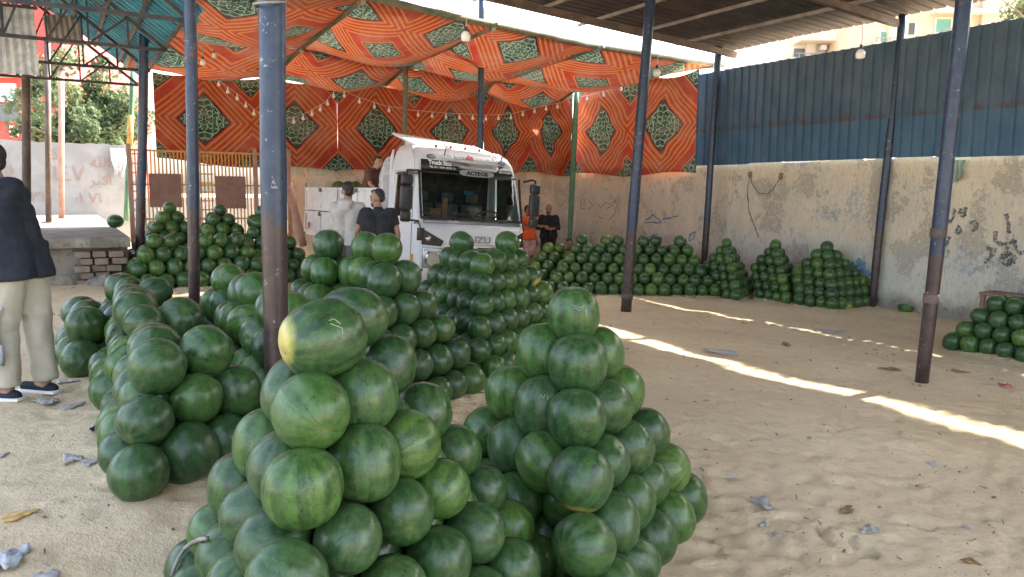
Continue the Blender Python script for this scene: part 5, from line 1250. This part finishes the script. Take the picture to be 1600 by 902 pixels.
def person(label, loc, yaw, J={}, top=None, sleeve=.6, legs=None, leg_len=1.0, hood=False, hair=True, skin='skin', scale=1.0, shoes='black', fat=1.0, head_turn=0, under=None, beard=False, hem=0.0):
    t = thing('person', label, 'person', loc, yaw); t.scale = (scale,) * 3
    j = dict(pel=(0, .0, .95), waist=(0, .0, 1.10), chest=(0, .0, 1.29), neck=(0, .02, 1.46), head=(0, -.01, 1.615),
             hipL=(.09, 0, .93), hipR=(-.09, 0, .93), knL=(.10, -.01, .50), knR=(-.10, -.01, .50), anL=(.105, .03, .09), anR=(-.105, .03, .09), toL=(.115, -.13, .04), toR=(-.115, -.13, .04),
             shL=(.185, .01, 1.41), shR=(-.185, .01, 1.41), elL=(.235, .03, 1.13), elR=(-.235, .03, 1.13), wrL=(.24, -.05, .88), wrR=(-.24, -.05, .88), hdL=None, hdR=None)
    j.update(J); V_ = {k: Vector(v) for k, v in j.items() if v is not None}
    m = MB(); side = (V_['shL'] - V_['shR']).normalized()
    def torso(mm, g, z0=None):
        for s_ in (-1, 1):
            o1 = side * s_ * .075 * fat; seg(mm, V_['pel'] + o1, V_['waist'] + o1 * .8, .105 * fat + g, .095 * fat + g); seg(mm, V_['waist'] + o1 * .8, V_['chest'] + o1, .095 * fat + g, .11 * fat + g)
            seg(mm, V_['chest'] + o1, V_['sh' + ('L' if s_ > 0 else 'R')] * .75 + V_['neck'] * .25 - Vector((0, 0, .03)), .105 * fat + g, .062 + g)
    torso(m, 0); seg(m, V_['chest'], V_['neck'], .09, .06); hd = V_['head']; seg(m, V_['neck'], hd - Vector((0, 0, .05)), .058, .055)
    HR = Matrix.Rotation(head_turn, 3, 'Z')
    def hp(x, y, z): return hd + HR @ Vector((x, y, z))
    m.ball(hd + Vector((0, 0, .02)), (.078, .092, .105), 18, 12); m.ball(hp(0, -.035, -.055), (.052, .055, .06), 12, 8)
    seg(m, hp(0, -.088, .015), hp(0, -.105, -.022), .010, .016); m.ball(hp(.08, .0, -.005), (.014, .022, .032), 8, 6); m.ball(hp(-.08, .0, -.005), (.014, .022, .032), 8, 6)
    m.ball(hp(0, -.088, -.052), (.024, .012, .010), 8, 6); m.ball(hp(0, -.078, .03), (.05, .018, .012), 8, 6)
    for s_ in 'LR':
        seg(m, V_['hip' + s_], V_['kn' + s_], .085, .055); seg(m, V_['kn' + s_], V_['an' + s_], .055, .036); seg(m, V_['an' + s_] + Vector((0, 0, -.04)), V_['to' + s_], .038, .028)
        seg(m, V_['sh' + s_], V_['el' + s_], .050, .038); seg(m, V_['el' + s_], V_['wr' + s_], .038, .026)
        w = V_['wr' + s_]; d = (V_['hd' + s_] if ('hd' + s_) in V_ else (w - V_['el' + s_])).normalized(); sx = 1 if s_ == 'L' else -1
        fwd = Vector((0, -1, 0)); nrm = (side * sx); across = d.cross(nrm).normalized(); 
        if across.y > 0: across = -across
        palm = w + d * .05
        for k in (-1.5, -.5, .5, 1.5): seg(m, w + across * k * .012, palm + d * .03 + across * k * .017, .017, .014, n=8)
        for q, (k, L) in enumerate(((-1.5, .055), (-.5, .068), (.5, .072), (1.5, .062))):
            a = palm + d * .035 + across * k * .019; b = a + d * L * .5 - nrm * .010; c = b + d * L * .42 - nrm * .028; seg(m, a, b, .0095, .009, n=8); seg(m, b, c, .009, .0075, n=8)
        a = w + d * .02 + across * .02; b = a + d * .028 + across * .030 - nrm * .01; seg(m, a, b, .013, .011, n=8); seg(m, b, b + d * .03 + across * .008 - nrm * .01, .0105, .009, n=8)
    body = bake(m, 'body', MAT[skin], t, .009, 3)
    if top:
        m = MB(); torso(m, .022); seg(m, V_['chest'] + Vector((0, 0, .05)), V_['neck'] - Vector((0, 0, .03)), .11, .075)
        for s_ in (-1, 1):
            o1 = side * s_ * .08 * fat; m.tube([V_['pel'] + o1 + Vector((0, 0, -.03 - hem)), V_['waist'] + o1], [.150 * fat, .132 * fat], 16)
        for s_ in 'LR':
            a, b, c = V_['sh' + s_], V_['el' + s_], V_['wr' + s_]; m.ball(a, .070, 14, 8)
            if sleeve <= 1: e = a + (b - a) * sleeve; m.tube([a, e], [.070, .062], 14)
            elif sleeve > 1: seg(m, a, b, .068, .056); e = b + (c - b) * (sleeve - 1); m.tube([b, e], [.056, .044], 14)
        if hood:
            nk = V_['neck']; m.ball(nk + Vector((0, .075, .0)), (.125, .075, .06), 16, 10); m.ball(nk + Vector((0, .105, -.05)), (.10, .05, .085), 16, 10); m.ball(nk + Vector((0, .02, -.01)), (.11, .10, .06), 16, 10)
        sh = bake(m, 'hooded_top' if hood else 'shirt', MAT[top], t, .013, 5)
        mod = sh.modifiers.new('d', 'DISPLACE'); tx = bpy.data.textures.get('folds') or bpy.data.textures.new('folds', 'CLOUDS'); tx.noise_scale = .13; mod.texture = tx; mod.strength = .030; mod.mid_level = .5; mod.texture_coords = 'LOCAL'
    if under:
        m = MB()
        for s_ in 'LR': a, b, c = V_['sh' + s_], V_['el' + s_], V_['wr' + s_]; seg(m, a + (b - a) * .5, b, .052, .046); m.tube([b, c], [.046, .034], 14)
        bake(m, 'undersleeve', MAT[under], t, .012, 4)
    if legs:
        m = MB()
        for s_ in (-1, 1): o1 = side * s_ * .07; seg(m, V_['pel'] + o1 + Vector((0, .01, .0)), V_['pel'] + o1 + Vector((0, .01, -.04)), .108, .115)
        for s_ in 'LR':
            a, b, c = V_['hip' + s_], V_['kn' + s_], V_['an' + s_]
            if leg_len < 1: m.tube([a, a + (b - a) * leg_len], [.115, .105], 16)
            else: lf = fat ** 1.0; seg(m, a, b, .112 * lf, .088 * lf); m.tube([b, c + (b - c) * .02], [.087 * lf, .074 * lf], 16); m.ball(b, .088 * lf, 12, 8)
        l_ = bake(m, 'shorts' if leg_len < 1 else 'trousers', MAT[legs], t, .013, 5)
        mod = l_.modifiers.new('d', 'DISPLACE'); mod.texture = bpy.data.textures['folds']; mod.strength = .028; mod.texture_coords = 'LOCAL'
    for s_ in 'LR':
        a, b = V_['an' + s_] + Vector((0, .03, -.055)), V_['to' + s_]; m = MB(); m.ball(a, (.042, .06, .04), 12, 8); seg(m, a, b + (b - a) * .1, .042, .036); s2 = bake(m, 'shoe', MAT[shoes], t, .010, 2)
        lo = min(v.co.z for v in s2.data.vertices); 
        for v in s2.data.vertices:
            if v.co.z < .012 and a.z < .2: v.co.z = .012
        if shoes == 'white_sole':
            m = MB(); mid = (a + b) / 2; m.box((mid.x, mid.y, .012), (.10, (b - a).length + .13, .025), math.atan2((b - a).y, (b - a).x) - pi / 2); m.build('sole', MAT['letter_white'], s2, bevel=.01)
    if hair:
        m = MB(); m.ball(hd + HR @ Vector((0, .026, .052)), (.082, .080, .084), 16, 12); m.ball(hd + HR @ Vector((0, .052, .0)), (.066, .048, .062), 14, 8); m.ball(hd + HR @ Vector((0, -.040, .085)), (.055, .045, .035), 12, 8); bake(m, 'hair', MAT['hair'], t, .009, 2)
    if beard:
        m = MB(); m.ball(hp(0, -.045, -.085), (.054, .052, .045), 12, 8); bake(m, 'beard', MAT['hair'], t, .009, 2)
    m = MB(); m.ball(hp(.030, -.083, .012), (.012, .006, .007), 8, 6); m.ball(hp(-.030, -.083, .012), (.012, .006, .007), 8, 6); m.build('eyes', MAT['letter_black'], t, smooth=True)
    return t
MAT['white_sole'] = MAT['dark_cloth']
# man at the left edge, side-on, leaning to the left
p = at_y(34, 600, 5.45); gp_ = gz(p.x, p.y)
person('man in dark hooded top and cream trousers standing in profile at the left edge', (p.x, p.y, gp_), radians(-98),
       dict(head=(.0, -.12, 1.62), neck=(0, -.07, 1.46), chest=(0, -.04, 1.27), waist=(0, .03, 1.08), pel=(0, .05, .94), hipL=(.09, .05, .92), hipR=(-.09, .05, .92), shL=(.185, -.07, 1.40), shR=(-.185, -.07, 1.40),
            elL=(.22, -.08, 1.12), elR=(-.23, -.16, 1.12), wrL=(.17, -.28, 1.0), wrR=(-.16, -.36, 1.02), knL=(.10, -.02, .50), knR=(-.11, .06, .50), anL=(.10, -.01, .09), anR=(-.12, .09, .09), toL=(.11, -.18, .04), toR=(-.13, -.07, .04)),
       top='dark_cloth', sleeve=.75, legs='cream_cloth', hood=True, under='sleeve_grey', shoes='white_sole', fat=1.06, hem=.08, head_turn=radians(0), scale=1.055)
bg_ = at_y(-6, 500, 5.3); rag('bag', 'grey crumpled cloth bag held by the man at the left edge', 'bag', Vector((bg_.x - .02, 5.25, bg_.z + .1)), .22, .38, MAT['rag_white'], Vector((1, .2, 0)), 11, .02)
# two men at the truck side
p = at_y(545, 400, 11.1); person('young man in light grey hoodie seen from behind at the truck side', (p.x, p.y, gz(p.x, p.y)), radians(172),
       dict(elL=(.25, -.06, 1.14), wrL=(.15, -.28, 1.05), elR=(-.25, -.02, 1.14), wrR=(-.14, -.25, 1.02)), top='grey_cloth', sleeve=1.9, legs='charcoal', hood=True, hair=True, head_turn=radians(25), scale=1.06, hem=.03, fat=1.2)
p = at_y(592, 400, 10.55); person('bearded man in black t-shirt seen from behind beside the grey hoodie', (p.x, p.y, gz(p.x, p.y)), radians(176),
       dict(head=(.02, -.03, 1.60), elL=(.30, .0, 1.14), wrL=(.24, -.16, .94), elR=(-.27, .03, 1.13), wrR=(-.26, -.02, .88)), top='black_cloth', sleeve=.62, legs='charcoal', skin='skin', head_turn=radians(70), scale=1.03, fat=1.3, beard=True, hem=.05)
# young man on the cargo bed
p = T2W(.50, 3.25, .985); person('curly haired young man in brown shirt bending over on the truck bed', p, radians(52),
       dict(head=(.0, -.30, 1.56), neck=(0, -.20, 1.45), chest=(0, -.12, 1.28), waist=(0, -.03, 1.10), shL=(.18, -.18, 1.38), shR=(-.18, -.18, 1.38), elL=(.22, -.30, 1.14), elR=(-.24, -.30, 1.12), wrL=(.16, -.46, .98), wrR=(-.16, -.48, .95)),
       top='brown_cloth', sleeve=.85, legs='charcoal', skin='skin_light', scale=.97)
# the two by the wall
p = at_y(824, 425, 18.2); p.z = gz(p.x, p.y); person('youth in orange sleeveless vest and pale shorts standing right of the truck', p, radians(40),
       dict(elL=(.22, .02, 1.14), wrL=(.22, -.08, .88), elR=(-.22, .04, 1.13), wrR=(-.21, -.02, .87)), top='orange_cloth', sleeve=.12, legs='pink_cloth', leg_len=.95, scale=.98, head_turn=radians(20))
p = at_y(856, 425, 18.6); p.z = gz(p.x, p.y); person('bald man in black shirt with folded arms in front of the wall', p, radians(-18),
       dict(elL=(.27, -.05, 1.16), elR=(-.27, -.05, 1.16), wrL=(-.05, -.20, 1.20), wrR=(.05, -.22, 1.14), hdL=(-1, -.1, .1), hdR=(1, -.1, .1)), top='black_cloth', sleeve=1.75, legs='black_cloth', hair=False, beard=True, scale=1.0, head_turn=radians(-8))
p = at_y(889, 425, 17.4); p.z = gz(p.x, p.y); person('child crouching behind the low heap, only dark hair and face showing', p, radians(-25),
       dict(pel=(0, .1, .28), waist=(0, .08, .42), chest=(0, .02, .58), neck=(0, -.02, .75), head=(0, -.05, .88), hipL=(.09, .1, .28), hipR=(-.09, .1, .28), knL=(.13, -.25, .52), knR=(-.13, -.25, .52), anL=(.11, -.08, .09), anR=(-.11, -.08, .09), toL=(.12, -.24, .04), toR=(-.12, -.24, .04),
            shL=(.17, .0, .70), shR=(-.17, .0, .70), elL=(.2, -.16, .55), elR=(-.2, -.16, .55), wrL=(.05, -.32, .55), wrR=(-.05, -.32, .55)), top='black_cloth', sleeve=.7, legs='charcoal', scale=.98)

# ------------------------------------------------------------------ chair by the far right heap
p = at_u(1578, 470, WALL_U - .45); uu, vv = uv_of(p); chz = gz(p.x, p.y); seat_z = at_u(1570, 458, WALL_U - .45).z - chz
ch = thing('wooden_bench', 'old brown wooden bench by the wall behind the far right heap', 'bench', S(uu, vv, chz), ANG)
MB().bx(-.22, .22, -.75, .35, seat_z - .05, seat_z).build('seat', MAT['rust_panel'], ch, bevel=.01)
for x in (-.18, .18):
    for y in (-.70, .30): MB().bx(x - .03, x + .03, y - .03, y + .03, 0, seat_z - .052).build('leg', MAT['rust_panel'], ch)
m = MB(); m.bar((.05, -.62, seat_z + .002), (.12, -.70, seat_z + .42), .05); m.bar((.18, -.3, seat_z + .002), (.2, -.32, seat_z + .40), .04); m.bar((.12, -.70, seat_z + .40), (.2, -.32, seat_z + .38), .05); m.build('armrest', MAT['rust_panel'], ch)

# ------------------------------------------------------------------ litter
def scrap(px, py, size, kind, label, seed, flat=.35, name='litter', grp=None):
    size *= .78
    p = on_ground(px, py); rr = random.Random(seed); m = MB(); n = 9; nz = [rr.uniform(0, 6) for _ in range(5)]
    for j in range(n + 1):
        for i in range(n + 1):
            a, b = i / n * 2 - 1, j / n * 2 - 1; r = max(abs(a), abs(b)); k = 1 / max(1e-6, hypot(a, b)) * r if r > 0 else 1; th = math.atan2(b, a)
            w = r * (1 + .25 * sin(3 * th + nz[0]) + .12 * sin(7 * th + nz[1])); x, y = (cos(th) * w, sin(th) * w * .6)
            z = flat * (.35 + .35 * sin(a * 4 + nz[2]) * cos(b * 3.4 + nz[3]) + .25 * sin(9 * a + 5 * b + nz[4])) * (1 - .5 * r)
            m.v.append((x * size, y * size, z * size + .008))
    for j in range(n):
        for i in range(n): a = j * (n + 1) + i; m.f.append((a, a + 1, a + n + 2, a + n + 1))
    o = m.build(name, MAT[kind], smooth=True, fixn=False); o.location = p; o.rotation_euler = (0, 0, rr.uniform(0, 6)); o.modifiers.new('s', 'SOLIDIFY').thickness = .003; return tag(o, label, 'litter', grp)
scrap(72, 629, .13, 'paper', 'crumpled white plastic bag in front of the left man', 1); scrap(112, 636, .11, 'paper', 'torn white paper strip just right of the plastic bag', 2, .15)
scrap(104, 598, .10, 'cord', 'tangle of pale string beside the left man', 3); scrap(112, 718, .10, 'paper', 'white paper scrap left of the low ridge front', 4, .2); scrap(138, 724, .08, 'paper', 'small folded white paper left of the front melon', 5, .2)
scrap(28, 808, .09, 'card', 'yellow plastic piece on sand at lower left', 6, .2); scrap(70, 895, .10, 'paper', 'white wrapper at the bottom left edge', 7, .25); scrap(15, 880, .12, 'rag_white', 'grey plastic bag in the bottom left corner', 8, .9)
scrap(296, 736, .075, 'card', 'yellow card scrap on sand right of the front low melon', 9, .7); scrap(148, 673, .05, 'dark_cloth', 'dark scrap beside the low ridge', 12, .8); scrap(3, 713, .05, 'paper', 'tiny white scrap at left frame edge', 13)
scrap(1190, 787, .105, 'paper', 'white crumpled plastic on the open sand, middle', 21, .5); scrap(1359, 831, .085, 'paper', 'whitish plastic scrap right of the crumpled plastic', 22, .6); scrap(1148, 746, .05, 'paper', 'small white scrap beyond the crumpled plastic', 23, .5)
scrap(1326, 799, .09, 'rind', 'dry brown rind lying in the sand', 24, .3); scrap(1194, 822, .05, 'paper', 'little white flake near the right pyramid', 25, .6); scrap(1214, 836, .035, 'paper', 'tiny white flake among footprints', 26)
scrap(1572, 606, .10, 'redlit', 'crumpled red and pink plastic before the far right heap', 27, .9); scrap(1392, 578, .14, 'rind', 'curled brown rind left of the big right pole', 28, .3); scrap(1498, 581, .12, 'rind', 'brown peel right of the big pole', 29, .2)
scrap(1228, 540, .10, 'rind', 'brown clod on the sand beyond the light streak', 30, .9); scrap(1104, 628, .05, 'card', 'orange peel scrap right of the front right pyramid', 31, .4); scrap(1456, 726, .08, 'paper', 'flat white scrap at the right', 32, .1)
scrap(1130, 552, .30, 'paper', 'shredded white plastic lying in the sunlit streak', 33, .18); scrap(1512, 826, .04, 'paper', 'small white stick like scrap lower right', 34)
scrap(1518, 880, .06, 'rind', 'brown peel at the lower right', 36, .3); scrap(1300, 518, .3, 'paper', 'thin white plastic strip on the far sand', 37, .06); scrap(1162, 506, .06, 'rind', 'small brown twig far on the sand', 38)
def half_melon(px, py, label, seed, rx):
    p = on_ground(px, py); t = thing('cut_watermelon', label, 'watermelon', p + Vector((0, 0, .07)), seed); t.rotation_euler = (rx, .2, seed)
    m = MB(); n, k = 24, 8
    for j in range(k + 1):
        th = -pi / 2 + (pi / 2) * j / k
        for i in range(n): m.v.append((.13 * cos(th) * cos(2 * pi * i / n), .13 * cos(th) * sin(2 * pi * i / n), .13 * sin(th)))
    for j in range(k):
        for i in range(n): a = j * n + i; b = j * n + (i + 1) % n; m.f.append((a, b, b + n, a + n))
    m.build('rind', MAT['rind_green'], t, smooth=True)
    m = MB(); m.tube([(0, 0, -.012), (0, 0, -.002)], .128, 24); m.build('pale_rim', MAT['paper'], t); m = MB(); m.tube([(0, 0, -.001), (0, 0, .004)], [.115, .10], 24); m.build('flesh', MAT['flesh'], t)
half_melon(1388, 481, 'broken open watermelon half at the foot of the wall pole', 1, .9); half_melon(1415, 486, 'cut red watermelon slice right of the wall pole', 2, .5)
# tiny twigs and grit, too many to count
rr = random.Random(77); m = MB()
for k in range(520):
    y = rr.uniform(2.2, 13) ; x = rr.uniform(-.66 * y, .72 * y); z = gz(x, y); a = rr.uniform(0, pi); L = rr.choice([.006, .010, .03, .045]) * rr.uniform(.6, 1.4); r = rr.uniform(.0025, .006)
    if L < .022: m.ball((x, y, z + .004), (L, L * rr.uniform(.5, .9), L * .6), 6, 4)
    else: m.tube([(x, y, z + .005), (x + cos(a) * L, y + sin(a) * L, z + .012)], r, 4)
o = m.build('grit_and_twigs', worn('dry_twig', (.16, .11, .07), (.32, .26, .20), 30, .9)); tag(o, 'small twigs and grit scattered on the sand', 'debris', kind='stuff')
m = MB()
for k in range(420):
    p = at_z(rr.gauss(690, 60), rr.gauss(625, 22), ground(-.3, 4.6) + .01); x, y = p.x, p.y; z = gz(x, y); a = rr.uniform(0, pi); L = rr.uniform(.04, .16); m.tube([(x, y, z + .006), (x + cos(a) * L * .5, y + sin(a) * L * .5, z + rr.uniform(.01, .03)), (x + cos(a) * L, y + sin(a) * L, z + .006)], .0016, 3)
o = m.build('straw', worn('dry_straw', (.42, .30, .17), (.55, .42, .26), 30, .9)); tag(o, 'dry straw strewn on the sand between the front heaps', 'straw', kind='stuff')
def hit(px, py):
    r = ray(px, py).normalized(); best = None
    for _, p, d, t in items:
        oc = p - CAM; b_ = oc.dot(r); q = oc.length_squared - b_ * b_
        if q < (d * .52) ** 2: k = b_ - sqrt((d * .52) ** 2 - q); best = k if best is None or k < best else best
    g_ = on_ground(px, py) - CAM
    if best is None or g_.length < best: best = g_.length
    return CAM + r * (best - .012)
hs = [hit(*q) for q in ((268, 900), (273, 885), (280, 870), (289, 857), (300, 848), (312, 843), (324, 841))]
c = hs[0].copy(); o = MB().tube([p - c for p in hs], .008, 8).build('strap', MAT['steel_light'], smooth=True); o.location = c; tag(o, 'grey strap lying over melons at the bottom left heap', 'strap')
